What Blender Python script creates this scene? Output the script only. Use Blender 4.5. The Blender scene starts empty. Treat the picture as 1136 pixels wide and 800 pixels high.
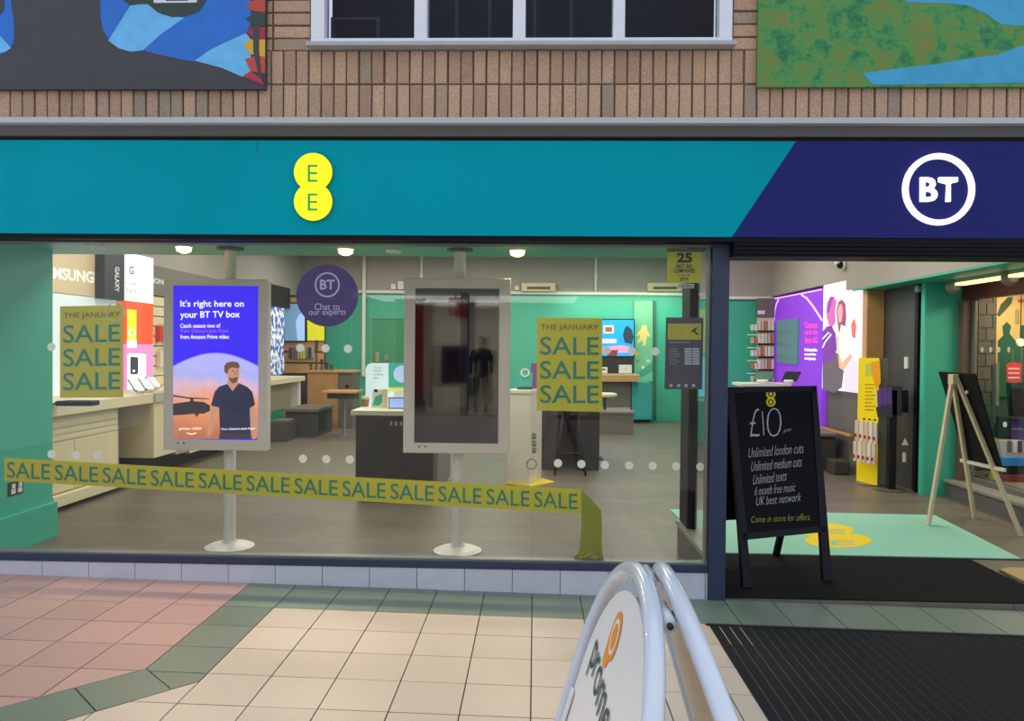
import bpy, bmesh, math, random
from mathutils import Vector, Matrix
rnd = random.Random(7)
scene = bpy.context.scene
C = scene.collection

# ------------------------------------------------------------------ camera, world, lights, exposure
F, YAW, PITCH, ROLL, DIST, EYE = 850.0, .03, -.0157, .0096, 4.827, 1.5455
fw = Vector((-math.sin(YAW)*math.cos(PITCH), math.cos(YAW)*math.cos(PITCH), math.sin(PITCH)))
rt = Vector((math.cos(YAW), math.sin(YAW), 0)); upv = rt.cross(fw)
r2 = rt*math.cos(ROLL) + upv*math.sin(ROLL); u2 = -rt*math.sin(ROLL) + upv*math.cos(ROLL)
CAM = Vector((0, -DIST, EYE))
cam_d = bpy.data.cameras.new('camera'); cam = bpy.data.objects.new('camera', cam_d); C.objects.link(cam)
cam_d.sensor_width = 36; cam_d.lens = F/1136*36; cam_d.clip_start = .05; cam_d.clip_end = 200
mw = Matrix((r2, u2, -fw)).transposed().to_4x4(); mw.translation = CAM; cam.matrix_world = mw
scene.camera = cam

world = bpy.data.worlds.new('world'); scene.world = world; world.use_nodes = True
bg = world.node_tree.nodes['Background']; bg.inputs[0].default_value = (.80, .88, 1.0, 1); bg.inputs[1].default_value = 1.12
scene.view_settings.view_transform = 'Standard'; scene.view_settings.look = 'None'
scene.view_settings.exposure = 0.0; scene.view_settings.gamma = 1.0
scene.view_settings.use_curve_mapping = False

def area(name, loc, sx, sy, power, col=(1, .93, .80), rot=(0, 0, 0)):
    d = bpy.data.lights.new(name, 'AREA'); d.shape = 'RECTANGLE'; d.size = sx; d.size_y = sy; d.energy = power; d.color = col
    o = bpy.data.objects.new(name, d); C.objects.link(o); o.location = loc; o.rotation_euler = rot
    return o
INT = 58
for x in (-3.4, -.6, 2.2):                      # the shop's ceiling panels
    for y in (2.9, 6.2, 9.8):
        area('ceiling_light_panel', (x, y, 3.5), 1.5, 1.2, INT)

area('back_wall_light', (1.9, 11.55, 2.70), 2.6, .25, 18, (1, .95, .75), (math.radians(20), 0, 0))   # ceiling washer over the back counter

# ------------------------------------------------------------------ pixel rays -> real places
def ray(x, y): return fw + r2*((x-568)/F) - u2*((y-400)/F)
def P(x, y, Y):
    d = ray(x, y); return CAM + d*((Y-CAM.y)/d.y)
def PX(x, y, X):
    d = ray(x, y); return CAM + d*((X-CAM.x)/d.x)
FL = -.02
def G(x, y, z=FL):
    d = ray(x, y); return CAM + d*((z-CAM.z)/d.z)
SL = .0172                                       # the pavement falls gently to the right
def gz(x): return -SL*x
class YPl:
    def __init__(s, Y): s.Y = Y; s.n = Vector((0, -1, 0))
    def __call__(s, x, y, off=0): return P(x, y, s.Y-off)
class XPl:
    def __init__(s, X, sign): s.X = X; s.n = Vector((sign, 0, 0))
    def __call__(s, x, y, off=0): return PX(x, y, s.X+s.n.x*off)
class ZPl:
    def __init__(s, Z): s.Z = Z; s.n = Vector((0, 0, 1))
    def __call__(s, x, y, off=0): return G(x, y, s.Z+off)
class VPl:                                       # an upright or leaning plane through three points
    def __init__(s, a, b, c):
        s.a = a; s.n = (b-a).cross(c-a).normalized()
        if s.n.dot(CAM-a) < 0: s.n = -s.n
    def __call__(s, x, y, off=0):
        d = ray(x, y); return CAM + d*((s.a + s.n*off - CAM).dot(s.n)/d.dot(s.n))

# ------------------------------------------------------------------ materials
def lin(c): return tuple(((v/255)/12.92 if v/255 <= .04045 else ((v/255+.055)/1.055)**2.4) for v in c) + (1,)
MATS = {}
def mat(name, rgb, rough=.5, metal=0., emit=0., noise=None, rand=0., bump=0., spec=None, emit_rgb=None, coat=0.):
    if name in MATS: return MATS[name]
    m = bpy.data.materials.new(name); m.use_nodes = True; nt = m.node_tree; b = nt.nodes['Principled BSDF']
    c = lin(rgb); b.inputs['Base Color'].default_value = c; b.inputs['Roughness'].default_value = rough
    b.inputs['Metallic'].default_value = metal
    if spec is not None: b.inputs['Specular IOR Level'].default_value = spec
    if coat: b.inputs['Coat Weight'].default_value = coat
    if emit:
        b.inputs['Emission Color'].default_value = lin(emit_rgb or rgb); b.inputs['Emission Strength'].default_value = emit
    src = None
    if noise or rand:
        hsv = nt.nodes.new('ShaderNodeHueSaturation'); hsv.inputs['Color'].default_value = c
        nt.links.new(hsv.outputs[0], b.inputs['Base Color']); val = None
        if noise:
            tc = nt.nodes.new('ShaderNodeTexCoord'); n = nt.nodes.new('ShaderNodeTexNoise')
            n.inputs['Scale'].default_value = noise[0]; n.inputs['Detail'].default_value = 4
            geo = nt.nodes.new('ShaderNodeNewGeometry')
            nt.links.new(geo.outputs['Position'], n.inputs['Vector'])
            mr = nt.nodes.new('ShaderNodeMapRange'); mr.inputs[1].default_value = .3; mr.inputs[2].default_value = .7
            mr.inputs[3].default_value = 1-noise[1]; mr.inputs[4].default_value = 1+noise[1]
            nt.links.new(n.outputs['Fac'], mr.inputs[0]); val = mr.outputs[0]
            if bump:
                bp = nt.nodes.new('ShaderNodeBump'); bp.inputs['Strength'].default_value = bump; bp.inputs['Distance'].default_value = .01
                nt.links.new(n.outputs['Fac'], bp.inputs['Height']); nt.links.new(bp.outputs[0], b.inputs['Normal'])
        if rand:
            oi = nt.nodes.new('ShaderNodeObjectInfo'); mr2 = nt.nodes.new('ShaderNodeMapRange')
            mr2.inputs[3].default_value = 1-rand; mr2.inputs[4].default_value = 1+rand
            nt.links.new(oi.outputs['Random'], mr2.inputs[0])
            if val is not None:
                mu = nt.nodes.new('ShaderNodeMath'); mu.operation = 'MULTIPLY'
                nt.links.new(val, mu.inputs[0]); nt.links.new(mr2.outputs[0], mu.inputs[1]); val = mu.outputs[0]
            else: val = mr2.outputs[0]
        nt.links.new(val, hsv.inputs['Value'])
    MATS[name] = m; return m
def glass_mat(name, tint=(1, 1, 1), ior=1.33):
    m = bpy.data.materials.new(name); m.use_nodes = True; nt = m.node_tree; nt.nodes.clear()
    o = nt.nodes.new('ShaderNodeOutputMaterial'); mx = nt.nodes.new('ShaderNodeMixShader')
    t = nt.nodes.new('ShaderNodeBsdfTransparent'); t.inputs[0].default_value = (*tint, 1)
    g = nt.nodes.new('ShaderNodeBsdfGlossy'); g.inputs['Roughness'].default_value = .0
    fr = nt.nodes.new('ShaderNodeFresnel'); gb_ = nt.nodes.new('ShaderNodeNewGeometry'); mi = nt.nodes.new('ShaderNodeMapRange')   # a thin sheet: both faces act alike
    mi.inputs[3].default_value = ior; mi.inputs[4].default_value = 1/ior; nt.links.new(gb_.outputs['Backfacing'], mi.inputs[0]); nt.links.new(mi.outputs[0], fr.inputs['IOR'])
    nt.links.new(fr.outputs[0], mx.inputs[0]); nt.links.new(t.outputs[0], mx.inputs[1]); nt.links.new(g.outputs[0], mx.inputs[2])
    nt.links.new(mx.outputs[0], o.inputs[0]); return m
GLASS = glass_mat('clear_glass', (.97, .985, .975), 1.38)
GLASS_UP = glass_mat('upstairs_glass', (.8, .8, .85), 1.22)

navy = mat('navy_metal', (44, 55, 82), .45)
black_box = mat('shutter_black', (14, 14, 21), .5, spec=.15)
gasket = mat('grey_gasket', (120, 124, 122), .4, .3)
teal = mat('fascia_teal', (0, 156, 176), .45, noise=(1.2, .04), spec=.05)
indigo = mat('fascia_indigo', (36, 40, 112), .42, noise=(1.2, .04), spec=.12)
white_pl = mat('white_plastic', (232, 232, 228), .35)
green_wall = mat('green_wall', (66, 184, 158), .45, noise=(1.5, .03))
grey_wall = mat('grey_wall', (172, 167, 161), .7, noise=(2, .03))
trim_white = mat('trim_white', (235, 235, 228), .5)
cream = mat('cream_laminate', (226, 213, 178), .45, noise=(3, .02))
wood = mat('light_oak', (196, 150, 98), .5, noise=(9, .08))
dark_unit = mat('charcoal_laminate', (62, 60, 60), .5)
grey_unit = mat('grey_laminate', (112, 108, 102), .5)
black = mat('matt_black', (18, 18, 20), .5, spec=.3)
chalk_black = mat('chalkboard_black', (11, 12, 20), .6, noise=(20, .12), spec=.12)
olive = mat('sale_yellow', (192, 180, 36), .5)
sale_ink = mat('sale_teal_ink', (8, 122, 104), .5)
ink_black = mat('ink_black', (28, 28, 22), .6)
white_ink = mat('white_ink', (240, 240, 240), .5)
purple_st = mat('purple_print', (62, 38, 110), .5)

# ------------------------------------------------------------------ geometry helpers
def link(o, parent=None):
    C.objects.link(o)
    if parent is not None:
        o.parent = parent
        if parent.type == 'EMPTY': o.matrix_parent_inverse = Matrix.Translation(-parent.location)
    return o
def mesh(name, verts, faces, m, parent=None, smooth=False):
    me = bpy.data.meshes.new(name); me.from_pydata([tuple(v) for v in verts], [], faces); me.update()
    if m: me.materials.append(m)
    if smooth: me.shade_smooth()
    return link(bpy.data.objects.new(name, me), parent)
def from_bm(name, bm, m, parent=None, smooth=False):
    me = bpy.data.meshes.new(name); bmesh.ops.recalc_face_normals(bm, faces=bm.faces); bm.to_mesh(me); bm.free()
    if m: me.materials.append(m)
    if smooth: me.shade_smooth()
    return link(bpy.data.objects.new(name, me), parent)
BOXF = [(0, 1, 3, 2), (4, 6, 7, 5), (0, 4, 5, 1), (2, 3, 7, 6), (0, 2, 6, 4), (1, 5, 7, 3)]
def bm_box(bm, x0, x1, y0, y1, z0, z1):
    vs = [bm.verts.new((x, y, z)) for x in (x0, x1) for y in (y0, y1) for z in (z0, z1)]
    return [bm.faces.new([vs[i] for i in f]) for f in BOXF]
def box(name, x0, x1, y0, y1, z0, z1, m, parent=None, bev=0.):
    bm = bmesh.new(); bm_box(bm, x0, x1, y0, y1, z0, z1)
    if bev: bmesh.ops.bevel(bm, geom=bm.edges[:], offset=bev, segments=2, affect='EDGES', profile=.5)
    return from_bm(name, bm, m, parent)
def prism(name, pts, vec, m, parent=None, bev=0.):
    """polygon (3D points) pushed along vec"""
    bm = bmesh.new(); vec = Vector(vec)
    a = [bm.verts.new(p) for p in pts]; b = [bm.verts.new(Vector(p)+vec) for p in pts]
    f1 = bm.faces.new(a); f2 = bm.faces.new(b[::-1]); n = len(pts)
    for i in range(n): bm.faces.new((a[i], a[(i+1) % n], b[(i+1) % n], b[i]))
    if bev: bmesh.ops.bevel(bm, geom=bm.edges[:], offset=bev, segments=2, affect='EDGES', profile=.5)
    bm.normal_update()
    if n > 4: bmesh.ops.triangulate(bm, faces=[f for f in bm.faces if len(f.verts) > 4], ngon_method='EAR_CLIP')
    return from_bm(name, bm, m, parent)
def flat(name, pxs, pl, m, parent, off=.001, th=.0006):
    """a thin print on a plane, outline given on that plane"""
    return prism(name, [pl(x, y, off) for x, y in pxs], pl.n*-th, m, parent)
def solid(name, pxs, pl, depth, m, parent=None, bev=0., off=0):
    return prism(name, [pl(x, y, off) for x, y in pxs], pl.n*-depth, m, parent, bev)
def rect(x0, y0, x1, y1): return [(x0, y0), (x1, y0), (x1, y1), (x0, y1)]
def circ(x, y, rx, ry=None, n=28, a0=0, a1=360):
    ry = ry or rx; full = abs(a1-a0) >= 360
    return [(x+rx*math.cos(math.radians(a0+(a1-a0)*i/(n if full else n-1))), y+ry*math.sin(math.radians(a0+(a1-a0)*i/(n if full else n-1)))) for i in range(n)]
def ring(name, x, y, r, w, pl, m, parent, off=.001, depth=.0006, n=40):
    bm = bmesh.new(); rows = []
    for rr in (r, r-w):
        for dd in (0, depth):
            rows.append([bm.verts.new(pl(px, py, off)-pl.n*dd) for px, py in circ(x, y, rr, n=n)])
    of, ob, nf, nb = rows
    for i in range(n):
        j = (i+1) % n
        for a, b in ((of, nf), (nf, nb), (nb, ob), (ob, of)): bm.faces.new((a[i], a[j], b[j], b[i]))
    return from_bm(name, bm, m, parent)
def tube(name, pts, r, m, parent=None, seg=12, caps=True, closed=False):
    pts = [Vector(p) for p in pts]; bm = bmesh.new(); rings = []; n = len(pts)
    t0 = (pts[1]-pts[0]).normalized(); ref = Vector((0, 0, 1)) if abs(t0.z) < .9 else Vector((1, 0, 0))
    u = t0.cross(ref).normalized()
    for i, p in enumerate(pts):
        a = pts[i-1] if i else (pts[-1] if closed else pts[0]); b = pts[(i+1) % n] if (i < n-1 or closed) else pts[i]
        t = (b-a).normalized(); u = (u - t*u.dot(t)).normalized(); v = t.cross(u)
        rr = r[i] if isinstance(r, (list, tuple)) else r
        rings.append([bm.verts.new(p+u*rr*math.cos(2*math.pi*k/seg)+v*rr*math.sin(2*math.pi*k/seg)) for k in range(seg)])
    for i in range(n if closed else n-1):
        A = rings[i]; B = rings[(i+1) % n]
        for k in range(seg): bm.faces.new((A[k], A[(k+1) % seg], B[(k+1) % seg], B[k]))
    if caps and not closed: bm.faces.new(rings[0][::-1]); bm.faces.new(rings[-1])
    return from_bm(name, bm, m, parent, smooth=True)
def lathe(name, c, prof, m, parent=None, seg=28):
    """prof: list of (radius, z) turned about the upright axis through c"""
    bm = bmesh.new(); rings = []
    for r, z in prof: rings.append([bm.verts.new((c[0]+r*math.cos(2*math.pi*k/seg), c[1]+r*math.sin(2*math.pi*k/seg), c[2]+z)) for k in range(seg)])
    for A, B in zip(rings, rings[1:]):
        for k in range(seg): bm.faces.new((A[k], A[(k+1) % seg], B[(k+1) % seg], B[k]))
    bm.faces.new(rings[0][::-1]); bm.faces.new(rings[-1])
    o = from_bm(name, bm, m, parent); return o
def bar(name, a, b, w, d, m, parent=None, side=None):
    """a square bar between two points"""
    a = Vector(a); b = Vector(b); t = (b-a).normalized(); s = Vector(side) if side else Vector((1, 0, 0))
    s = (s - t*s.dot(t)).normalized(); q = t.cross(s)
    pts = [a + s*w/2*i + q*d/2*j for i, j in ((-1, -1), (1, -1), (1, 1), (-1, 1))]
    return prism(name, pts, b-a, m, parent)
TXT = {}
def text_mesh(s, bold):
    k = (s, bold)
    if k not in TXT:
        cu = bpy.data.curves.new('txt', 'FONT'); cu.body = s; cu.offset = bold; cu.resolution_u = 3
        o = bpy.data.objects.new('txt', cu); C.objects.link(o)
        dg = bpy.context.evaluated_depsgraph_get(); dg.update()
        me = bpy.data.meshes.new_from_object(o.evaluated_get(dg))
        v = [tuple(x.co) for x in me.vertices]; f = [tuple(p.vertices) for p in me.polygons]
        bpy.data.objects.remove(o); bpy.data.curves.remove(cu); bpy.data.meshes.remove(me)
        xs = [a[0] for a in v]; ys = [a[1] for a in v]
        TXT[k] = ([((a[0]-min(xs))/(max(xs)-min(xs)), (a[1]-min(ys))/(max(ys)-min(ys))) for a in v], f)
    return TXT[k]
def text(s, bl, br, h, pl, m, parent, off=.002, bold=0., lean=0., name='lettering', up=None):
    """lettering laid on a plane: baseline from bl to br, h high (as it shows on that plane)"""
    v, f = text_mesh(s, bold); vs = []
    for u, w in v:
        if up: x = bl[0]+u*(br[0]-bl[0])+w*up[0]; y = bl[1]+u*(br[1]-bl[1])+w*up[1]
        else: x = bl[0]+u*(br[0]-bl[0])+w*(lean*h); y = bl[1]+u*(br[1]-bl[1])-w*h
        vs.append(pl(x, y, off))
    return mesh(name, vs, f, m, parent)
def tag(o, label, cat, group=None, kind=None):
    o['label'] = label; o['category'] = cat
    if group: o['group'] = group
    if kind: o['kind'] = kind
    return o
def thing(name, label, cat, loc=(0, 0, 0), group=None, kind=None):
    o = bpy.data.objects.new(name, None); C.objects.link(o); o.location = loc; o.empty_display_size = .1
    return tag(o, label, cat, group, kind)
def struct(o, label, cat): return tag(o, label, cat, kind='structure')

# ================================================================== SETTING: pavement
grout = mat('pavement_grout', (72, 66, 62), .8, noise=(30, .1))
t_pink = mat('tile_pink', (184, 148, 140), .42, noise=(260, .10), rand=.07)
t_green = mat('tile_green', (108, 124, 110), .42, noise=(260, .08), rand=.06)
t_cream = mat('tile_cream', (202, 186, 168), .42, noise=(260, .10), rand=.05)
pav = struct(mesh('pavement', [(-7, -13, gz(-7)-.006), (7.5, -13, gz(7.5)-.006), (7.5, .02, gz(7.5)-.006), (-7, .02, gz(-7)-.006),
                               (-7, -13, gz(-7)-.2), (7.5, -13, gz(7.5)-.2), (7.5, .02, gz(7.5)-.2), (-7, .02, gz(-7)-.2)],
                  [(0, 1, 2, 3), (7, 6, 5, 4), (0, 4, 5, 1), (1, 5, 6, 2), (2, 6, 7, 3), (3, 7, 4, 0)], grout),
             'tiled arcade pavement sloping gently down to the right', 'pavement')
def clip(poly, a, b, c):                       # keep a*x+b*y+c >= 0
    out = []
    for i in range(len(poly)):
        p, q = poly[i], poly[(i+1) % len(poly)]
        dp, dq = a*p[0]+b*p[1]+c, a*q[0]+b*q[1]+c
        if dp >= 0: out.append(p)
        if dp*dq < 0: t = dp/(dp-dq); out.append((p[0]+(q[0]-p[0])*t, p[1]+(q[1]-p[1])*t))
    return out
def parea(p): return abs(sum(p[i][0]*p[(i+1) % len(p)][1]-p[(i+1) % len(p)][0]*p[i][1] for i in range(len(p))))/2
def tile2d(poly, m, inset=.0032):
    if len(poly) < 3 or parea(poly) < .0015: return
    # inset a convex polygon
    s = sum(poly[i][0]*poly[(i+1) % len(poly)][1]-poly[(i+1) % len(poly)][0]*poly[i][1] for i in range(len(poly)))
    if s < 0: poly = poly[::-1]
    res = poly
    for i in range(len(poly)):
        p, q = poly[i], poly[(i+1) % len(poly)]; dx, dy = q[0]-p[0], q[1]-p[1]; l = math.hypot(dx, dy)
        if l < 1e-5: continue
        a, b = -dy/l, dx/l; res = clip(res, a, b, -(a*p[0]+b*p[1])-inset)
        if len(res) < 3: return
    cl = []
    for q in res:
        if not cl or math.hypot(q[0]-cl[-1][0], q[1]-cl[-1][1]) > 1e-4: cl.append(q)
    if len(cl) < 3: return
    dz = rnd.uniform(-.0006, .0006)
    prism('paving_tile', [(x, y, gz(x)-.01) for x, y in cl], (0, 0, .010+dz), m, pav)
TX0, XI, XO = -.003, -1.803, -1.503            # tile grid; band column between XI and XO
ib = (XI, -1.318)                              # the band's inner bend; it turns about 47 degrees there
dd = Vector((-.207, -.221)).normalized(); nd = Vector((-dd.y, dd.x))
if nd.y > 0: nd = -nd
SE = Vector(ib)+nd*.294                        # foot of the first cross joint on the outer edge
ob_ = (XO, SE.y+dd.y/dd.x*(XO-SE.x))
def side(p, d): return (d.y, -d.x, -(d.y*p[0]-d.x*p[1]))   # >0 on the far (pink) side flipped below
ia, ibb, ic = side(ib, dd); oa, obb, oc = side(ob_, dd)
if ia*(-4)+ibb*(-.3)+ic < 0: ia, ibb, ic = -ia, -ibb, -ic   # >0 = pink side
if oa*(0)+obb*(-2)+oc < 0: oa, obb, oc = -oa, -obb, -oc      # >0 = cream side
rows = [0.0, -.4424] + [-.4424-.3*k for k in range(1, 6)]
cols = [TX0+.3*k for k in range(-16, 15)]
for r in range(len(rows)-1):
    y1, y0 = rows[r], rows[r+1]
    for cx in cols:
        x0, x1 = cx, cx+.3; q = [(x0, y0), (x1, y0), (x1, y1), (x0, y1)]; xm = (x0+x1)/2
        if xm > 1.2 and r > 1: continue        # under the ribbed mat
        if xm < XI:
            tile2d(clip(q, ia, ibb, ic), t_pink); tile2d(clip(q, oa, obb, oc), t_cream)
        elif xm < XO:
            a, b = -dd.x, -dd.y; c = -(a*ib[0]+b*ib[1])
            tile2d(clip(clip(q, a, b, c), -oa, -obb, -oc), t_green); tile2d(clip(q, oa, obb, oc), t_cream)
        else: tile2d(q, t_green if r == 0 else t_cream)
pi_, po = Vector(ib), SE.copy()
for k in range(9):                             # slanted band, cut in short lengths
    qi, qo = pi_+dd*.303, po+dd*.303
    tile2d([tuple(pi_), tuple(po), tuple(qo), tuple(qi)], t_green); pi_, po = qi, qo

bm = bmesh.new()                               # paving further off: past the pieces one can pick out
for r in range(34):
    y1 = rows[-1]-.3*r; y0 = y1-.3
    for k in range(-23, 24):
        x0 = TX0+.3*k; x1 = x0+.3
        if x1 > 1.0 and y1 > -3.5: continue
        fs = bm_box(bm, x0+.0032, x1-.0032, y0+.0032, y1-.0032, -.01, 0)
        for v in {v for f_ in fs for v in f_.verts}: v.co.z += gz(v.co.x)
from_bm('paving_field', bm, t_cream, pav)['kind'] = 'stuff'

# ================================================================== SETTING: plinth, shop window, post
PX0, PX1 = 1.098, 1.204                        # window post
tile_w = mat('plinth_tile_white', (194, 198, 210), .3, noise=(8, .04), rand=.03)
pl_ = struct(box('wall_plinth', -5.2, PX0, .004, .14, -.08, .148, grout), 'low tiled plinth under the shop window', 'wall')
jx = P(410, 640, 0).x
for k in range(-13, 8):
    a, b = jx+.303*k+.002, jx+.303*(k+1)-.002
    if a > PX0: break
    b = min(b, PX0-.002)
    prism('plinth_tile', [(a, -.004, gz(a)-.01), (b, -.004, gz(b)-.01), (b, -.004, .146), (a, -.004, .146)], (0, .01, 0), tile_w, pl_)
ZG0, ZG1 = .209, 2.205
win = thing('window_1', 'large shop window pane in a dark navy frame over the white plinth', 'window', (-1.5, .03, .15), kind='structure')
box('bottom_rail', -5.2, PX0, -.012, .10, .15, .196, navy, win, .003)
box('bead', -5.2, PX0, .0, .07, .197, ZG0, gasket, win)
box('top_rail', -5.2, PX0, -.02, .12, ZG1, 2.30, black_box, win)
box('top_bead', -5.2, PX0, .0, .07, ZG1-.010, ZG1-.001, gasket, win)
box('side_bead', PX0-.022, PX0-.012, .005, .06, ZG0, ZG1-.012, gasket, win)
box('corner_post', PX0, PX1, -.02, .13, -.05, 2.235, navy, win, .004)
box('glass_pane', -5.15, PX0-.006, .030, .038, ZG0-.005, ZG1, GLASS, win)
dotm = mat('frosted_dot', (236, 232, 222), .7)
gp = YPl(.0385)
GI = YPl(.048)                                 # stickers sit just inside the glass
dots = [(57, 385), (333, 386), (361, 386.5), (386, 387), (673, 389), (701, 389.5), (727, 390), (57, 504), (84, 505), (108, 505),
        (336, 509), (362, 509.5), (388, 510), (619, 514), (645, 515), (671, 516), (698, 516.5), (724, 517), (750, 517.5), (777, 518)]
for x, y in dots: prism('manifestation_dot', [GI(a, b) for a, b in circ(x, y, 4.6, n=18)], (0, .001, 0), dotm, win)
# the return of the window beside the entrance
ret = thing('window_2', 'narrow glazed return beside the entrance on a grey upstand', 'window', (1.15, .6, FL), kind='structure')
box('upstand', 1.115, 1.20, .13, 1.12, FL, .20, mat('return_grey', (96, 96, 94), .5), ret)
box('sill_rail', 1.10, 1.21, .13, 1.12, .20, .235, mat('return_rail', (150, 150, 140), .4, .2), ret, .003)
box('end_post', 1.125, 1.195, .80, 1.10, .235, 2.05, black, ret, .004)
box('return_glass', 1.155, 1.163, .13, .80, .235, 2.25, GLASS, ret)
box('head_rail', 1.12, 1.2, .13, 1.12, 2.25, 2.30, black_box, ret)

# ================================================================== SETTING: fascia, shutter box, flashing
YF = -.12
zb, zt = 2.236, 2.816
dt, db = P(883, 157, YF).x, P(812, 263, YF).x
fas = thing('fascia_board', 'long shop fascia, teal changing to indigo at a slanted joint', 'fascia', (0, YF, zb))
prism('teal_panel', [(-5.5, YF, zb), (db, YF, zb), (dt, YF, zt), (-5.5, YF, zt)], (0, .1, 0), teal, fas)
prism('indigo_panel', [(db+.0015, YF, zb), (5.5, YF, zb), (5.5, YF, zt), (dt+.0015, YF, zt)], (0, .1, 0), indigo, fas)
box('bottom_edge', -5.5, 5.5, YF+.006, YF+.11, zb-.03, zb-.0005, black_box, fas)
seam = mat('seam_dark', (10, 60, 70), .6)
pf = YPl(YF)
box('panel_seam', P(285, 170, YF).x, P(285, 170, YF).x+.003, YF-.001, YF, 2.74, zt, seam, fas)
shut = struct(box('trim_shutter', PX1, 5.5, -.11, .12, 2.120, 2.205, black_box), 'dark roller shutter housing above the entrance', 'shutter box')
for k, z in enumerate((2.14, 2.165, 2.19)): box('shutter_slat', PX1, 5.5, -.118, -.111, z-.009, z+.009, black_box, shut, .003)
box('shutter_side', PX0, PX1, -.1, .1, 2.2355, 2.28, black_box, shut)
tr = thing('trim_1', 'pale metal flashing running between brickwork and fascia', 'flashing', (0, -.1, zt), kind='structure')
met = mat('flashing_metal', (186, 188, 190), .45, .1); metd = mat('flashing_dark', (92, 90, 88), .6)
prof = [(-.17, 2.945), (-.19, 2.938), (-.19, 2.905), (-.165, 2.897), (-.02, 2.897), (-.02, 2.962)]
prism('flashing_lip', [(-5.5, y, z) for y, z in prof], (11, 0, 0), met, tr)
prism('flashing_soffit', [(-5.5, y, z) for y, z in [(-.155, 2.896), (-.135, 2.84), (-.02, 2.84), (-.02, 2.896)]], (11, 0, 0), metd, tr)
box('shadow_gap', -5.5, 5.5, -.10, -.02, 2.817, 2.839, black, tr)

# ================================================================== SETTING: brickwork above
mortar = mat('mortar', (104, 88, 80), .9, noise=(60, .1))
brickm = bpy.data.materials.new('buff_brick'); brickm.use_nodes = True
nt = brickm.node_tree; b = nt.nodes['Principled BSDF']; b.inputs['Roughness'].default_value = .85
oi = nt.nodes.new('ShaderNodeObjectInfo'); cr = nt.nodes.new('ShaderNodeValToRGB'); e = cr.color_ramp
e.elements[0].position = 0; e.elements[0].color = lin((168, 138, 116)); e.elements[1].position = 1; e.elements[1].color = lin((152, 140, 122))
for p_, c_ in ((.2, (190, 154, 128)), (.45, (198, 164, 136)), (.7, (184, 150, 130)), (.88, (178, 148, 126))):
    el = e.elements.new(p_); el.color = lin(c_)
nt.links.new(oi.outputs['Random'], cr.inputs[0])
nz = nt.nodes.new('ShaderNodeTexNoise'); nz.inputs['Scale'].default_value = 90; nz.inputs['Detail'].default_value = 5
ge = nt.nodes.new('ShaderNodeNewGeometry'); nt.links.new(ge.outputs['Position'], nz.inputs['Vector'])
mr = nt.nodes.new('ShaderNodeMapRange'); mr.inputs[1].default_value = .35; mr.inputs[2].default_value = .65; mr.inputs[3].default_value = .78; mr.inputs[4].default_value = 1.12
nt.links.new(nz.outputs['Fac'], mr.inputs[0]); hs = nt.nodes.new('ShaderNodeHueSaturation')
nt.links.new(cr.outputs[0], hs.inputs['Color']); nt.links.new(mr.outputs[0], hs.inputs['Value']); nt.links.new(hs.outputs[0], b.inputs['Base Color'])
bp = nt.nodes.new('ShaderNodeBump'); bp.inputs['Strength'].default_value = .5; bp.inputs['Distance'].default_value = .004
nt.links.new(nz.outputs['Fac'], bp.inputs['Height']); nt.links.new(bp.outputs[0], b.inputs['Normal'])
WX0, WX1, WZ0 = P(345, 50, 0).x, P(812, 50, 0).x, 3.415   # upstairs window opening
wf = thing('wall_front', 'buff brick wall with upright brick courses above the shop sign', 'wall', (0, 0, 2.96), kind='structure')
box('mortar_bed', -5.5, WX0, .012, .25, 2.96, 4.9, mortar, wf)
box('mortar_bed', WX1, 5.5, .012, .25, 2.96, 4.9, mortar, wf)
box('mortar_bed', WX0, WX1, .012, .25, 2.96, WZ0, mortar, wf)
box('mortar_bed', WX0, WX1, .012, .25, 4.6, 4.9, mortar, wf)
def brick_mesh(w, h):
    bm = bmesh.new(); bm_box(bm, -w/2, w/2, 0, .05, -h/2, h/2)
    bmesh.ops.bevel(bm, geom=[e_ for e_ in bm.edges if all(abs(v.co.y) < 1e-6 for v in e_.verts)], offset=.004, segments=1, affect='EDGES')
    me = bpy.data.meshes.new('brick'); bmesh.ops.recalc_face_normals(bm, faces=bm.faces); bm.to_mesh(me); bm.free(); me.materials.append(brickm); return me
PIT = .0803
bs, bl_ = brick_mesh(.0705, .2335), brick_mesh(.0705, .205)
bh = brick_mesh(.232, .0705)
def put_brick(me, x, z):
    o = bpy.data.objects.new('brick', me); link(o, wf); o.location = (x+rnd.uniform(-.002, .002), rnd.uniform(-.003, .004), z); o.rotation_euler = (0, rnd.uniform(-.008, .008), 0)
bx0 = P(384, 120, 0).x
for k in range(-42, 66): put_brick(bs, bx0+PIT*(k+.5), 3.082)
for k in range(-9, 36):
    x = bx0+PIT*(k+.5)
    if -1.75 < x < 1.42: put_brick(bl_, x, 3.31)
for k in range(0, 16):
    put_brick(bh, -1.555, 3.452+PIT*k)
    put_brick(bh, 1.325, 3.452+PIT*k)
    if k < 14: put_brick(bh, -1.80, 3.452+PIT*k)

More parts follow.
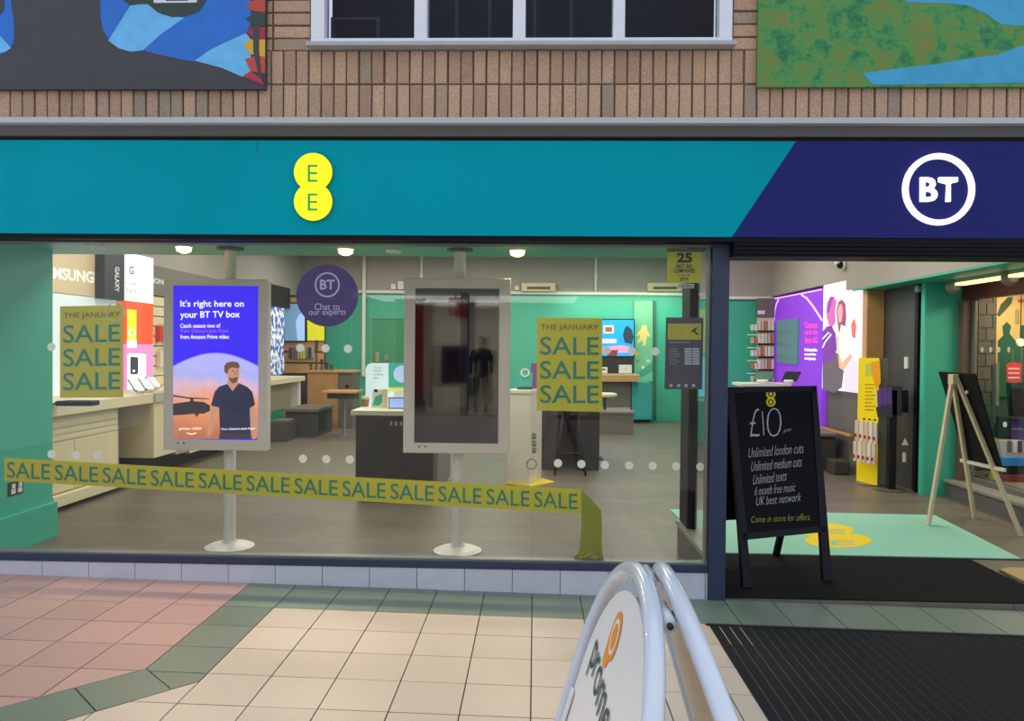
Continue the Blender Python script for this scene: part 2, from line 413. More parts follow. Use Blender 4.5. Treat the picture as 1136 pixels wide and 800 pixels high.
# upstairs window
uw = thing('window_3', 'white framed upstairs window of four dark panes above the brick courses', 'window', (0, 0, WZ0), kind='structure')
frm = mat('window_white', (226, 228, 238), .4, noise=(6, .03))
yA = YPl(.0)
def vbar(xa, xb, nm='mullion', y0=-.02, y1=.09):
    a, c = P(xa, 30, 0).x, P(xb, 30, 0).x; box(nm, a, c, y0, y1, 3.482, 4.6, frm, uw, .004)
vbar(346, 361, 'jamb', -.025); vbar(460, 474); vbar(569, 583); vbar(680, 693); vbar(797, 811.5, 'jamb', -.025)
box('bottom_rail', WX0+.006, WX1-.004, -.03, .09, 3.446, 3.481, frm, uw, .004)
box('sill', WX0-.012, WX1+.012, -.075, .08, 3.418, 3.4455, mat('sill_grey', (176, 176, 176), .6, noise=(9, .06)), uw, .005)
dglass = mat('dark_window_glass', (20, 22, 30), .08, spec=.6)
edges = [(361, 460), (474, 569), (583, 680), (693, 797)]
for a, c in edges: box('pane', P(a, 30, 0).x, P(c, 30, 0).x, .045, .055, 3.481, 4.6, GLASS_UP, uw)
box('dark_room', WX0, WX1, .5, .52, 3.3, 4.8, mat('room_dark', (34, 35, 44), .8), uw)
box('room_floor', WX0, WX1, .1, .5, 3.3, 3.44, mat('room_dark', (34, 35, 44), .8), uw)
for i, (xa, ya, xb) in enumerate([(367, 19, 421), (505, -20, 545), (592, -20, 636)]):
    a, c, t = P(xa, ya, .3), P(xb, ya, .3), .02
    pm = mat('blind_grey', (78, 80, 90), .8)
    box('blind_edge', a.x, a.x+t, .3, .32, 3.44, a.z, pm, uw); box('blind_edge', c.x-t, c.x, .3, .32, 3.44, a.z, pm, uw)
    box('blind_edge', a.x+t, c.x-t, .3, .32, a.z-t, a.z, pm, uw)

# murals
S1 = 3.6645
def mpx(pts, sx=S1, ox=0, oy=0): return [(ox+x/sx, oy+y/sx) for x, y in pts]
ym = YPl(-.035)
mu = thing('mural_board', 'painted mural board with blue and black shapes left of the upstairs window', 'mural', (-2.6, -.03, 3.17))
lb, rb = Vector((-5.4, 0, 0)), P(294.5, 99, -.035)
dk = mat('mural_black', (58, 58, 64), .5, noise=(8, .08)); blu = mat('mural_blue', (22, 108, 206), .5, noise=(10, .08)); lbl = mat('mural_light_blue', (104, 186, 240), .5, noise=(14, .08))
box('board', lb.x, rb.x, -.035, -.005, rb.z, 4.5, dk, mu)
def paint(nm, pts, m, off=.001): flat(nm, mpx(pts), ym, m, mu, off)
paint('blue_shape', [(409, -60), (409, 70), (418, 120), (445, 165), (585, 205), (660, 225), (730, 240), (790, 250), (990, 150), (1020, 100), (1020, -60)], blu)
paint('light_shape', [(530, 22), (595, 14), (660, 60), (750, 72), (660, 135), (580, 205), (530, 210), (480, 195), (440, 165)], lbl, .002)
paint('light_shape', [(792, 247), (850, 205), (920, 170), (1000, 135), (1020, 160), (1020, 300), (985, 312), (900, 275)], lbl, .002)
paint('dark_wing', [(500, -60), (500, 0), (530, 22), (560, 18), (600, 16), (640, 50), (700, 70), (760, 65), (810, 45), (840, 0), (840, -60)], mat('mural_dark_green', (44, 62, 58), .6), .003)
paint('plate', [(625, -60), (800, -60), (800, 10), (625, 12)], mat('plate_white', (214, 218, 226), .5), .004)
paint('plate_marks', [(675, -3), (765, -3), (765, 2), (675, 3)], ink_black, .005)
paint('blue_shape', [(-60, -60), (38, -60), (48, 30), (58, 100), (55, 170), (40, 200), (0, 222), (-60, 222)], blu)
paint('light_shape', [(-60, 130), (0, 145), (45, 195), (20, 212), (-60, 222)], lbl, .002)
paint('dark_wing', [(-60, -60), (24, -60), (14, 40), (0, 60), (-60, 60)], dk, .003)
for pts, c_ in (([(1000, 25), (1020, 5), (1078, -10), (1078, 50), (1030, 45)], (190, 70, 60)), ([(1000, 75), (1040, 50), (1078, 48), (1078, 105), (1030, 105)], (44, 66, 62)),
                ([(1000, 125), (1040, 105), (1078, 112), (1078, 160), (1030, 155)], (166, 36, 60)), ([(990, 185), (1010, 160), (1078, 160), (1078, 232), (1020, 220)], (214, 172, 40)),
                ([(995, 240), (1040, 228), (1078, 232), (1078, 300), (1020, 290)], (190, 74, 56)), ([(988, 308), (1020, 288), (1060, 320), (1075, 345), (1020, 325)], (176, 50, 72))):
    paint('feather', pts, mat('feather_%d_%d' % c_[:2], c_, .6), .004)
paint('twig', [(1028, 100), (1055, 100), (1052, 200), (1060, 290), (1078, 345), (1050, 300), (1030, 210)], dk, .006)
mg = thing('mural_board', 'painted mural board with green island and blue water right of the upstairs window', 'mural', (3, -.03, 3.2))
gm = bpy.data.materials.new('mural_foliage'); gm.use_nodes = True; nt = gm.node_tree; b = nt.nodes['Principled BSDF']; b.inputs['Roughness'].default_value = .6
ge = nt.nodes.new('ShaderNodeNewGeometry'); n1 = nt.nodes.new('ShaderNodeTexNoise'); n1.inputs['Scale'].default_value = 7; n1.inputs['Detail'].default_value = 9; n1.inputs['Roughness'].default_value = .75
nt.links.new(ge.outputs['Position'], n1.inputs['Vector']); cr = nt.nodes.new('ShaderNodeValToRGB')
cr.color_ramp.elements[0].position = .36; cr.color_ramp.elements[0].color = lin((22, 92, 62)); cr.color_ramp.elements[1].position = .66; cr.color_ramp.elements[1].color = lin((132, 128, 60))
for p_, c_ in ((.44, (40, 132, 74)), (.5, (84, 146, 70)), (.56, (108, 132, 56))):
    el = cr.color_ramp.elements.new(p_); el.color = lin(c_)
nt.links.new(n1.outputs['Fac'], cr.inputs[0]); nt.links.new(cr.outputs[0], b.inputs['Base Color'])
a = P(840, 96.5, -.035)
box('board', a.x, 5.4, -.035, -.005, a.z, 4.5, gm, mg)
wat = mat('mural_water', (56, 158, 206), .5, noise=(10, .1))
S3 = 2.963
def paintg(nm, pts, m, off=.001): flat(nm, [(760+x/S3, y/S3) for x, y in pts], ym, m, mg, off)
paintg('water', [(690, -60), (730, 8), (850, 10), (930, 18), (990, 45), (1040, 80), (1090, 85), (1130, 80), (2330, 60), (2330, -60)], wat)
paintg('water', [(583, 240), (700, 225), (830, 210), (950, 190), (1030, 180), (1080, 160), (1130, 145), (2330, 120), (2330, 268), (1130, 272), (618, 279)], wat)

# ================================================================== fascia logos
em_y = mat('lit_yellow', (255, 246, 0), .5, emit=.75); em_w = mat('lit_white', (255, 255, 255), .5, emit=1.0); gr_let = mat('logo_green', (40, 190, 90), .5)
ee = thing('logo_sign', 'lit yellow sign of two joined circles on the teal fascia', 'sign', P(347, 210, YF))
def eight(cx, y1, y2, r, n=40):
    h = (y2-y1)/2; al = math.degrees(math.asin(h/r)); pts = []
    for i in range(n): a_ = math.radians(al - (180+2*al)*i/(n-1)); pts.append((cx+r*math.cos(a_), y1+r*math.sin(a_)))
    for i in range(n): a_ = math.radians(180+al - (180+2*al)*i/(n-1)); pts.append((cx+r*math.cos(a_), y2+r*math.sin(a_)))
    out = [pts[0]]
    for q in pts[1:]:
        if math.hypot(q[0]-out[-1][0], q[1]-out[-1][1]) > .05: out.append(q)
    if math.hypot(out[0][0]-out[-1][0], out[0][1]-out[-1][1]) < .05: out.pop()
    return out
rim = mat('logo_rim', (150, 150, 20), .5)
solid('rim', eight(347.2, 190.8, 223.6, 21.4), YPl(YF-.02), .018, rim, ee)
solid('face', eight(347.2, 190.8, 223.6, 21.0), YPl(YF-.028), .008, em_y, ee)
pe = YPl(YF-.028)
text('E', (341.3, 201.8), (352.4, 201.8), 19.2, pe, gr_let, ee); text('E', (341.3, 233.7), (352.4, 233.7), 19.2, pe, gr_let, ee)
bt = thing('logo_sign', 'lit white ring sign with letters BT on the indigo fascia', 'sign', P(1042, 210, YF))
ring('ring', 1042, 209.8, 40, 6.0, YPl(YF-.018), em_w, bt, 0, .018)
for s_, xa, xb in (('B', 1021.5, 1040.5), ('T', 1042, 1063)):
    v, f_ = text_mesh(s_, .022); vs = [P(xa+u*(xb-xa), 223.5-w*27, YF-.018) for u, w in v]
    o = mesh('letter', vs, f_, em_w, bt)
    md = o.modifiers.new('thick', 'SOLIDIFY'); md.thickness = .017; md.offset = -1

# ================================================================== SETTING: shop interior shell
flm = bpy.data.materials.new('vinyl_planks'); flm.use_nodes = True; nt = flm.node_tree; b = nt.nodes['Principled BSDF']; b.inputs['Roughness'].default_value = .42
ge = nt.nodes.new('ShaderNodeNewGeometry'); br = nt.nodes.new('ShaderNodeTexBrick')
br.inputs['Color1'].default_value = lin((114, 106, 95)); br.inputs['Color2'].default_value = lin((102, 95, 86)); br.inputs['Mortar'].default_value = lin((76, 70, 62))
br.inputs['Scale'].default_value = 1; br.inputs['Mortar Size'].default_value = .003; br.inputs['Brick Width'].default_value = 1.2; br.inputs['Row Height'].default_value = .2
nt.links.new(ge.outputs['Position'], br.inputs['Vector'])
mp = nt.nodes.new('ShaderNodeMapping'); mp.inputs['Scale'].default_value = (3, 30, 1); nt.links.new(ge.outputs['Position'], mp.inputs['Vector'])
nz = nt.nodes.new('ShaderNodeTexNoise'); nz.inputs['Scale'].default_value = 1.2; nz.inputs['Detail'].default_value = 5; nt.links.new(mp.outputs[0], nz.inputs['Vector'])
mr = nt.nodes.new('ShaderNodeMapRange'); mr.inputs[1].default_value = .3; mr.inputs[2].default_value = .7; mr.inputs[3].default_value = .82; mr.inputs[4].default_value = 1.15
nt.links.new(nz.outputs['Fac'], mr.inputs[0]); hs = nt.nodes.new('ShaderNodeHueSaturation'); nt.links.new(br.outputs['Color'], hs.inputs['Color']); nt.links.new(mr.outputs[0], hs.inputs['Value'])
nt.links.new(hs.outputs[0], b.inputs['Base Color'])
struct(box('floor', -6, 6.5, .021, 12.4, -.2, FL, flm), 'grey brown wood effect vinyl floor inside the shop', 'floor')
struct(box('ceiling', -5.6, 6.5, 1.5, 12.4, 3.6, 3.7, grey_wall), 'grey shop ceiling', 'ceiling')
struct(box('ceiling_soffit', -5.6, 3.99, .13, 1.5, 2.301, 2.42, green_wall), 'green lowered ceiling strip just behind the shop window', 'ceiling')
struct(box('wall_soffit', -5.6, 3.99, 1.44, 1.5, 2.42, 3.6, grey_wall), 'grey upstand above the lowered ceiling strip', 'wall')
struct(box('wall_left', -5.6, -5.2, 1.3, 12.1, FL, 3.6, grey_wall), 'grey left side wall of the shop', 'wall')
pier = struct(box('wall_pier', -5.6, -3.925, .13, 1.295, FL, 2.30, green_wall), 'green painted pier at the left end of the shop window', 'wall')
box('skirting', -3.925, -3.885, .13, 1.30, FL, .26, green_wall, pier, .003)
wb = struct(box('wall_back', -5.6, 3.4, 12.1, 12.3, FL, 2.74, green_wall), 'green back wall of the shop with a grey upper part', 'wall')
box('upper_wall', -5.6, 3.4, 12.06, 12.3, 2.80, 3.6, grey_wall, wb)
box('trim_rail', -5.2, 3.4, 12.0, 12.3, 2.741, 2.80, trim_white, wb)
box('skirting', 2.6, 3.25, 12.08, 12.1, FL, .2, green_wall, wb)
wj = struct(prism('wall_jog', [(2.68, 8.4, FL), (3.25, 12.1, FL), (3.35, 12.1, FL), (2.78, 8.4, FL)], (0, 0, 3.62), green_wall), 'short angled wall hidden behind the window post', 'wall')
wr = struct(box('wall_back_right', 2.78, 6.0, 8.4, 8.6, FL, 2.42, green_wall), 'green wall at the back of the entrance area', 'wall')
box('upper_wall', 2.70, 6.0, 8.36, 8.6, 2.47, 3.6, grey_wall, wr)
box('trim_rail', 2.70, 6.0, 8.33, 8.6, 2.421, 2.469, trim_white, wr)
wri = struct(box('wall_right', 4.1, 4.4, 4.91, 8.39, FL, 2.42, grey_unit), 'grey right wall behind the lit posters', 'wall')
struct(box('wall_bulkhead', 4.0, 4.6, 5.2, 8.35, 2.47, 3.6, grey_wall), 'grey bulkhead along the right of the entrance', 'wall')
struct(box('wall_bulkhead', 4.0, 4.6, .3, 5.199, 2.335, 3.6, grey_wall), 'lower grey bulkhead above the side window recess', 'wall')
struct(box('ceiling_recess', 4.0, 6.4, .3, 5.0, 2.312, 2.334, green_wall), 'green soffit over the side window recess', 'ceiling')
box_dim = mat('door_grey', (78, 82, 86), .5)
d1 = struct(box('door_1', 4.30, 4.36, 3.92, 4.74, FL, 2.31, box_dim), 'dark grey flush door panel beside the green pillar', 'door')
DP = XPl(4.30, -1)
solid('door_handle', rect(1003, 396, 1006.5, 409), DP, .02, trim_white, d1, off=.02)
solid('lock_plate', rect(1001, 502, 1004.5, 513), DP, .012, trim_white, d1, off=.012)
flat('warning_sign', [(1000, 494), (1004, 486), (1008, 494)], DP, trim_white, d1)
steel = mat('steel', (170, 172, 174), .3, .8)
cl = struct(box('door_post', 4.255, 4.33, 3.84, 3.91, FL, 2.28, black), 'slim black door edge post with a steel closer', 'door post')
box('door_closer', 4.21, 4.30, 3.77, 3.835, 2.21, 2.28, steel, cl, .004)
box('foot_guide', 4.18, 4.25, 3.85, 3.93, FL, .0, steel, cl)
gpl = struct(box('wall_pillar', 4.272, 4.68, 3.68, 3.76, FL, 2.31, green_wall), 'green pillar between the grey door and the side window', 'wall')
box('edge_strip', 4.25, 4.2715, 3.68, 3.76, FL, 2.31, mat('teal_light', (70, 196, 172), .5), gpl)
struct(box('trim_2', 4.085, 4.295, 4.75, 4.90, FL, 2.31, wood, None, .004), 'light wood corner post between the lit photo and the grey door', 'post')

# side window at the right of the entrance
sw = thing('window_4', 'side shop window on a low grey upstand at the right of the entrance', 'window', (4.7, 2, FL), kind='structure')
ups = mat('upstand_grey', (92, 92, 94), .6); led = mat('ledge_grey', (150, 146, 138), .4, .1); brn = mat('brown_frame', (104, 84, 74), .5)
box('upstand', 4.5, 4.85, .3, 3.67, FL, .13, ups, sw)
box('ledge', 4.48, 4.85, .3, 3.67, .131, .165, led, sw, .004)
box('frame_post', 4.60, 4.68, 3.56, 3.67, .166, 2.12, brn, sw, .004); box('frame_post', 4.685, 4.72, 3.50, 3.60, .166, 2.12, mat('grey_frame', (110, 112, 108), .4, .2), sw, .004)
box('bottom_rail', 4.68, 4.75, .3, 3.49, .166, .215, mat('grey_frame', (110, 112, 108), .4, .2), sw)
box('head_rail', 4.64, 4.76, .3, 3.67, 2.121, 2.311, mat('maroon_head', (84, 36, 46), .5), sw)
box('side_glass', 4.712, 4.72, .3, 3.49, .216, 2.12, GLASS, sw)
for x in (1072, 1080, 1089.5, 1099, 1108, 1119): solid('manifestation_dot', circ(x, 388, 1.6, 3.2, 14), XPl(4.73, -1), .001, dotm, sw)
db_ = struct(box('wall_display', 4.42, 6.4, 4.2, 4.4, FL, 2.42, mat('display_dark', (70, 74, 66), .7)), 'dark end wall of the side window display', 'wall')
struct(box('floor_display', 4.852, 6.4, .3, 4.19, .05, .2, mat('display_floor', (120, 116, 108), .6)), 'raised grey floor of the side window display', 'floor')
struct(box('wall_display_side', 6.4, 6.5, .3, 4.4, FL, 2.42, mat('display_dark', (70, 74, 66), .7)), 'far side wall of the window display', 'wall')
brick_refl = struct(box('wall_brick_reflection', P(1083, 400, 4.1).x, P(1104, 400, 4.1).x, 4.09, 4.19, .2, 2.29, mat('mortar_grey', (110, 104, 96), .9)), 'grey bricks built in place of brickwork reflected in the side window', 'wall')  # solid bricks stand in for mall brickwork reflected in the glass
bgm = mat('grey_brick', (92, 84, 74), .85, noise=(40, .15), rand=.15)
x0, x1 = P(1083, 400, 4.1).x, P(1104, 400, 4.1).x
for r in range(14):
    z = .22+r*.147
    cuts = (x0, x0+.16, x1) if r % 2 else (x0, x0+.09, x1)
    for a, c in zip(cuts, cuts[1:]): box('brick', a+.006, c-.006, 4.075, 4.089, z, z+.132, bgm, brick_refl)
area('display_fill', (5.3, 2.8, 2.29), .4, 2.2, 45, (1, .80, .55))  # unseen fill added to brighten the side window display
pst = thing('poster', 'amber window poster with dark green plants inside the side window', 'poster', P(1130, 400, 4.1))
pp = YPl(4.15)
solid('sheet', rect(1105, 324, 1165, 440), pp, .01, mat('amber_print', (232, 190, 120), .6), pst)
pg = mat('leaf_print', (44, 92, 66), .7)
flat('plant_shape', [(1106, 440), (1107, 378), (1113, 372), (1112, 362), (1117, 357), (1122, 362), (1120, 370), (1128, 380), (1133, 372), (1132, 362), (1142, 358), (1150, 380), (1150, 440)], pp, pg, pst)
flat('palm_shape', [(1106, 349), (1110, 338), (1118, 330), (1124, 329), (1122, 337), (1114, 346), (1108, 352)], pp, mat('leaf_dark', (70, 82, 66), .7), pst)
flat('tower_shape', [(1126, 360), (1126, 345), (1129, 342), (1131, 345), (1131, 360)], pp, mat('tower_print', (176, 150, 96), .7), pst)
flat('red_mark', circ(1133, 334, 4, 2, 14), pp, mat('red_print', (196, 60, 50), .6), pst)
lf = struct(thing('ceiling_light_track', 'warm light strip with two grey lamp heads under the green soffit', 'light', (4.6, 2.4, 2.28)), 'warm light strip with two grey lamp heads under the green soffit', 'light')
warm_em = mat('warm_strip', (255, 214, 150), .5, emit=2.0)
a, c = PX(1044, 311, 4.6), PX(1150, 300, 4.6)
box('strip', 4.36, 4.46, .6, 3.3, 2.245, 2.272, warm_em, lf, .004)
box('track', 4.37, 4.45, .6, 3.3, 2.273, 2.311, mat('track_grey', (150, 148, 140), .5), lf)
for y in (3.42, 2.45): lathe('lamp_head', (4.41, y, 2.175), [(.03, 0), (.07, .03), (.075, .09), (.05, .135)], mat('lamp_grey', (140, 142, 136), .4), lf, 16)

# ------------------------------------------------------------------ things in the side window
def packet(name, label, cat, pxr, Y, depth, m, group=None):
    o = solid(name, rect(*pxr), YPl(Y), depth, m, None, .003); return tag(o, label, cat, group)
rs = thing('hanging_sign', 'small red hanging sign inside the side window', 'sign', P(1124, 412, 3.7))
solid('card', [(1116, 405), (1124, 401), (1134, 404), (1133, 425), (1117, 424)], YPl(3.7), .01, mat('red_card', (214, 52, 56), .5), rs)
for y in (409, 414, 419): flat('lettering', rect(1118.5, y-1, 1131, y+1), YPl(3.7), mat('pale_pink', (240, 190, 186), .6), rs)
solid('hook', rect(1123, 388, 1124.5, 403), YPl(3.7), .005, steel, rs)
lmp = thing('round_lamp', 'small cream round lamp above the red hanging sign', 'lamp', P(1132, 385, 3.75))
solid('globe', circ(1133, 380, 4.5, n=18), YPl(3.75), .03, mat('cream_lamp', (250, 238, 200), .4, emit=.4), lmp, .004)
solid('stem', rect(1132, 385, 1134, 402), YPl(3.76), .01, steel, lmp)
packet('phone_box', 'purple phone box standing in the side window', 'box', (1121.5, 465, 1136, 488), 3.72, .08, mat('purple_box', (92, 72, 150), .5))
text('Superfast', (1122.5, 477), (1135, 478), 3, YPl(3.72), white_ink, bpy.data.objects['phone_box'])
ycam = tag(prism('yellow_box', [YPl(3.62)(x, y) for x, y in ((1104, 490), (1109, 486), (1118, 488), (1120, 503), (1110, 507), (1106, 500))], (0, .12, 0), mat('yellow_card', (240, 202, 24), .5)), 'yellow folded card box beside clear trays in side window', 'box')
ycon = tag(prism('floor_sign', [PX(x, y, 4.9) for x, y in ((1099, 520), (1106, 521), (1108, 540), (1094, 536))], (.1, .05, 0), mat('yellow_card', (240, 202, 24), .5)), 'yellow folded sign at the foot of the easel window', 'sign')
for i, (x, y, c_, lb_) in enumerate(((1113, 508, (40, 130, 214), 'blue flat box low in the side window'), (1110, 527, (128, 40, 48), 'dark red flat box below the blue one in side window'))):
    packet('flat_box', lb_, 'box', (x, y, 1160, y+(9 if i == 0 else 11)), 3.3, .08, mat('flatbox_%d' % i, c_, .5))
ct = thing('clear_tray', 'clear plastic tray of leaflets in the side window', 'tray', P(1122, 500, 3.45))
solid('tray', [(1108, 489), (1136, 489), (1136, 508), (1112, 507)], YPl(3.42), .12, mat('clear_tray_mat', (190, 186, 176), .2), ct, .003)
for k in range(3): solid('leaflet', rect(1118+k*6, 489, 1122+k*6, 502), YPl(3.41), .004, mat('leaflet_%d' % k, [(90, 90, 96), (220, 220, 226), (60, 56, 84)][k], .5), ct)
hb = thing('hanging_accessories', 'dark hanging accessories beside the easel board in side window', 'accessories', P(1108, 440, 3.6))
for k, (x, y0, y1) in enumerate(((1103, 404, 470), (1106.5, 402, 450))):
    solid('strap', rect(x-2, y0, x+2, y1), YPl(3.6+k*.03), .02, mat('strap_%d' % k, [(60, 62, 66), (120, 118, 110), (40, 42, 60)][k], .4), hb, .004)
cam_o = thing('camera_bag', 'black bag with a pale round badge hanging in side window', 'bag', P(1115, 470, 3.55))
solid('bag', rect(1108, 462, 1121, 486), YPl(3.56), .1, black, cam_o, .008); solid('badge', circ(1115, 471, 2.2, 3.2, 14), YPl(3.556), .004, trim_white, cam_o)
tag(solid('tote_bag', [(1122, 425), (1150, 423), (1150, 462), (1124, 462)], YPl(3.62), .1, mat('tote_black', (42, 42, 46), .5), None, .006), 'large black tote below the red hanging sign', 'bag')

def under(label, pxa, pxb, py_, Y0, Y1):
    a_, c_ = P(pxa, py_, Y0), P(pxb, py_, Y0); t = thing('display_block', label, 'display block', (a_.x, Y0, .2)); zt_ = a_.z-.003
    box('block', a_.x, c_.x, Y0, Y1, .201, zt_-.02, ups, t); box('block_top', a_.x-.01, c_.x+.01, Y0-.008, Y1, zt_-.019, zt_, led, t)
under('tall grey block under the purple phone box in side window', 1121.5, 1136, 488, 3.715, 3.81)
under('grey block under the clear leaflet tray in side window', 1112, 1135, 508.3, 3.41, 3.54)
under('narrow grey block under the yellow folded card box', 1106, 1117, 507, 3.61, 3.75)
solid('spacer', rect(1116, 517.1, 1156, 526.9), YPl(3.31), .05, black, bpy.data.objects['flat_box.001'])
q = P(1133, 376, 3.75); box('cord', q.x-.004, q.x+.004, 3.76, 3.768, q.z, 2.311, black, lmp)

# ------------------------------------------------------------------ ceiling soffit fittings
hot = mat('spot_lens', (255, 196, 110), .4, emit=9)
for i, (x, y) in enumerate(((204, 277), (383.5, 279.5), (574, 281))):
    q = G(x, y, 2.262)
    s_ = thing('spotlight', ['warm lit ceiling spotlight above the blue promotional screen', 'warm lit ceiling spotlight above the purple round window sticker', 'warm lit ceiling spotlight right of the dark screen'][i], 'light', (q.x, q.y, 2.30), 'spotlights in the window soffit')
    lathe('bezel', (q.x, q.y, 2.276), [(.03, 0), (.062, .004), (.062, .024)], trim_white, s_, 20)
    lathe('lens', (q.x, q.y, 2.236), [(.02, 0), (.05, .014), (.056, .04)], hot, s_, 20)
    d = bpy.data.lights.new('spot_beam', 'SPOT'); d.energy = 95; d.color = (1, .70, .40); d.spot_size = math.radians(80); d.spot_blend = .9; d.shadow_soft_size = .05
    o = bpy.data.objects.new('spot_beam', d); link(o, s_); o.location = (q.x, q.y, 2.21)
    o.rotation_euler = (Vector((q.x*.8, -1.5, 0))-Vector((q.x, q.y, 2.21))).to_track_quat('-Z', 'Y').to_euler()
for i, (x, y) in enumerate(((437, 278), (106, 272.5))):
    q = G(x, y, 2.30); k = thing('soffit_detector', ['small white ceiling fitting left of the dark screen pole', 'small white ceiling fitting above the left sale poster'][i], 'detector', (q.x, q.y, 2.3), 'small soffit fittings')
    lathe('cover', (q.x, q.y, 2.278), [(.03, 0), (.06, .006), (.065, .022)], trim_white, k, 18); lathe('sensor', (q.x, q.y, 2.272), [(.008, 0), (.012, .006)], steel, k, 12)

# ------------------------------------------------------------------ screens on floor-to-ceiling poles
frame_gr = mat('screen_frame', (222, 211, 202), .4)
def screen_stand(label, fx0, fx1, fy0, fy1, sx0, sx1, sy0, sy1, pole_px, scr_mat, nm):
    Y = .88
    pc = P(pole_px, 560, 1.03); t = thing(nm, label, 'screen', (pc.x, 1.03, FL))
    a, c = P(fx0, fy1, Y), P(fx1, fy0, Y)
    body = box('housing', a.x, c.x, Y, Y+.09, a.z, c.z, frame_gr, t, .006)
    s0, s1 = P(sx0, sy1, Y), P(sx1, sy0, Y)
    sc = box('screen', s0.x, s1.x, Y-.003, Y-.0003, s0.z, s1.z, scr_mat, t)
    lathe('pole', (pc.x, 1.03, FL), [(.045, .03), (.045, 2.312)], mat('pole_white', (226, 222, 212), .4), t, 24)
    lathe('foot', (pc.x, 1.03, FL), [(.185, 0), (.185, .012), (.15, .028), (.06, .045), (.05, .06)], mat('pole_white', (226, 222, 212), .4), t, 36)
    lathe('ceiling_plate', (pc.x, 1.03, 2.278), [(.05, 0), (.10, .008), (.10, .0215)], mat('plate_dark', (52, 70, 66), .5), t, 28)
    box('bracket', pc.x-.1, pc.x+.1, Y+.09, 1.03, 1.25, 1.55, black, t)
    for k in range(2): box('button', s0.x+.03+.045*k, s0.x+.045+.045*k, Y-.002, Y, s0.z-.035, s0.z-.025, black, t)
    return t, sc
blue_em = mat('screen_blue', (44, 10, 236), .3, emit=.85)
t1, sc1 = screen_stand('upright screen with a blue television advert on a white pole', 181, 296.5, 310, 499, 192, 286.5, 317.5, 487, 255, blue_em, 'advert_screen')
t2, sc2 = screen_stand('upright screen switched off, dark glass on a white pole', 447, 566.5, 309, 502.5, 459.5, 554, 320.5, 491, 508, mat('screen_off', (16, 17, 21), .04, spec=.9), 'blank_screen')
# advert print on the blue screen
def emp(n_, c_, e_=.7): return mat(n_, c_, .5, emit=e_)
sp = YPl(.877)
wE = emp('ad_white', (250, 250, 255), .95)
text("It's right here on", (200, 342.5), (270.5, 342.5), 9.5, sp, wE, sc1, bold=.012)
text('your BT TV box', (200, 355), (266, 354.5), 9.5, sp, wE, sc1, bold=.012)
text('Catch season two of', (200, 363.8), (244.5, 363.6), 4.6, sp, wE, sc1, bold=.01)
text("Tom Clancy's Jack Ryan", (200, 370), (253, 369.8), 4.8, sp, emp('ad_violet', (176, 96, 255), .8), sc1, bold=.01)
text('from Amazon Prime video', (200, 376), (254, 375.8), 4.6, sp, wE, sc1, bold=.01)
dome = [(192, 487), (192, 412)] + [(192+94.5*i/24, 412-19.5*math.sin(math.pi*(.08+.84*i/24))) for i in range(25)] + [(286.5, 411), (286.5, 487)]
flat('dome_rim', [(x, y-1.2) if y < 420 else (x, y) for x, y in dome], sp, emp('ad_rim', (150, 130, 255), .8), sc1, .0012)
ds = bpy.data.materials.new('ad_sunset'); ds.use_nodes = True; nt = ds.node_tree; b = nt.nodes['Principled BSDF']
ge = nt.nodes.new('ShaderNodeNewGeometry'); sep = nt.nodes.new('ShaderNodeSeparateXYZ'); nt.links.new(ge.outputs['Position'], sep.inputs[0])
nz = nt.nodes.new('ShaderNodeTexNoise'); nz.inputs['Scale'].default_value = 7; nt.links.new(ge.outputs['Position'], nz.inputs['Vector'])
ad = nt.nodes.new('ShaderNodeMath'); ad.operation = 'MULTIPLY_ADD'; ad.inputs[1].default_value = .22; nt.links.new(nz.outputs['Fac'], ad.inputs[0]); nt.links.new(sep.outputs['Z'], ad.inputs[2])
m_ = nt.nodes.new('ShaderNodeMapRange'); m_.inputs[1].default_value = .95; m_.inputs[2].default_value = 1.52; nt.links.new(ad.outputs[0], m_.inputs[0])
cr = nt.nodes.new('ShaderNodeValToRGB'); cr.color_ramp.elements[0].color = lin((176, 104, 70)); cr.color_ramp.elements[1].color = lin((176, 176, 250))
for p_, c_ in ((.3, (216, 134, 96)), (.5, (236, 150, 110)), (.7, (214, 176, 200)), (.85, (170, 170, 240))):
    el = cr.color_ramp.elements.new(p_); el.color = lin(c_)
nt.links.new(m_.outputs[0], cr.inputs[0]); nt.links.new(cr.outputs[0], b.inputs['Base Color']); nt.links.new(cr.outputs[0], b.inputs['Emission Color']); b.inputs['Emission Strength'].default_value = .75
flat('dome_picture', dome, sp, ds, sc1, .002)
heli = emp('ad_heli', (52, 48, 54), .5)
flat('helicopter', [(192, 448), (202, 446.5), (213, 445), (226, 446), (233, 450), (233, 456), (226, 459), (221, 459), (218, 463), (216, 459), (206, 460), (192, 461)], sp, heli, sc1, .003)
flat('rotor', [(192, 438), (210, 441), (232, 442), (232, 443), (210, 442.5), (192, 440)], sp, heli, sc1, .003)
flat('rotor', [(211, 441), (214, 441), (215, 446), (211, 446)], sp, heli, sc1, .0032)
skin = emp('ad_skin', (196, 140, 116), .7); shirt = emp('ad_shirt', (30, 34, 66), .8); hair = emp('ad_hair', (112, 76, 58), .6); trs = emp('ad_trousers', (58, 50, 62), .6)
flat('man_arm', [(236, 445), (240, 440), (242, 452), (238, 470), (233, 483), (230, 484), (231, 470)], sp, skin, sc1, .0035)
flat('man_arm', [(276, 448), (281, 446), (284, 462), (286, 478), (284, 487), (280, 487), (278, 470)], sp, skin, sc1, .0035)
flat('man_trousers', [(244, 479), (278, 479), (279, 487), (243, 487)], sp, trs, sc1, .0035)
flat('man_neck', [(253, 418), (263, 418), (265, 428), (258, 434), (252, 428)], sp, skin, sc1, .0036)
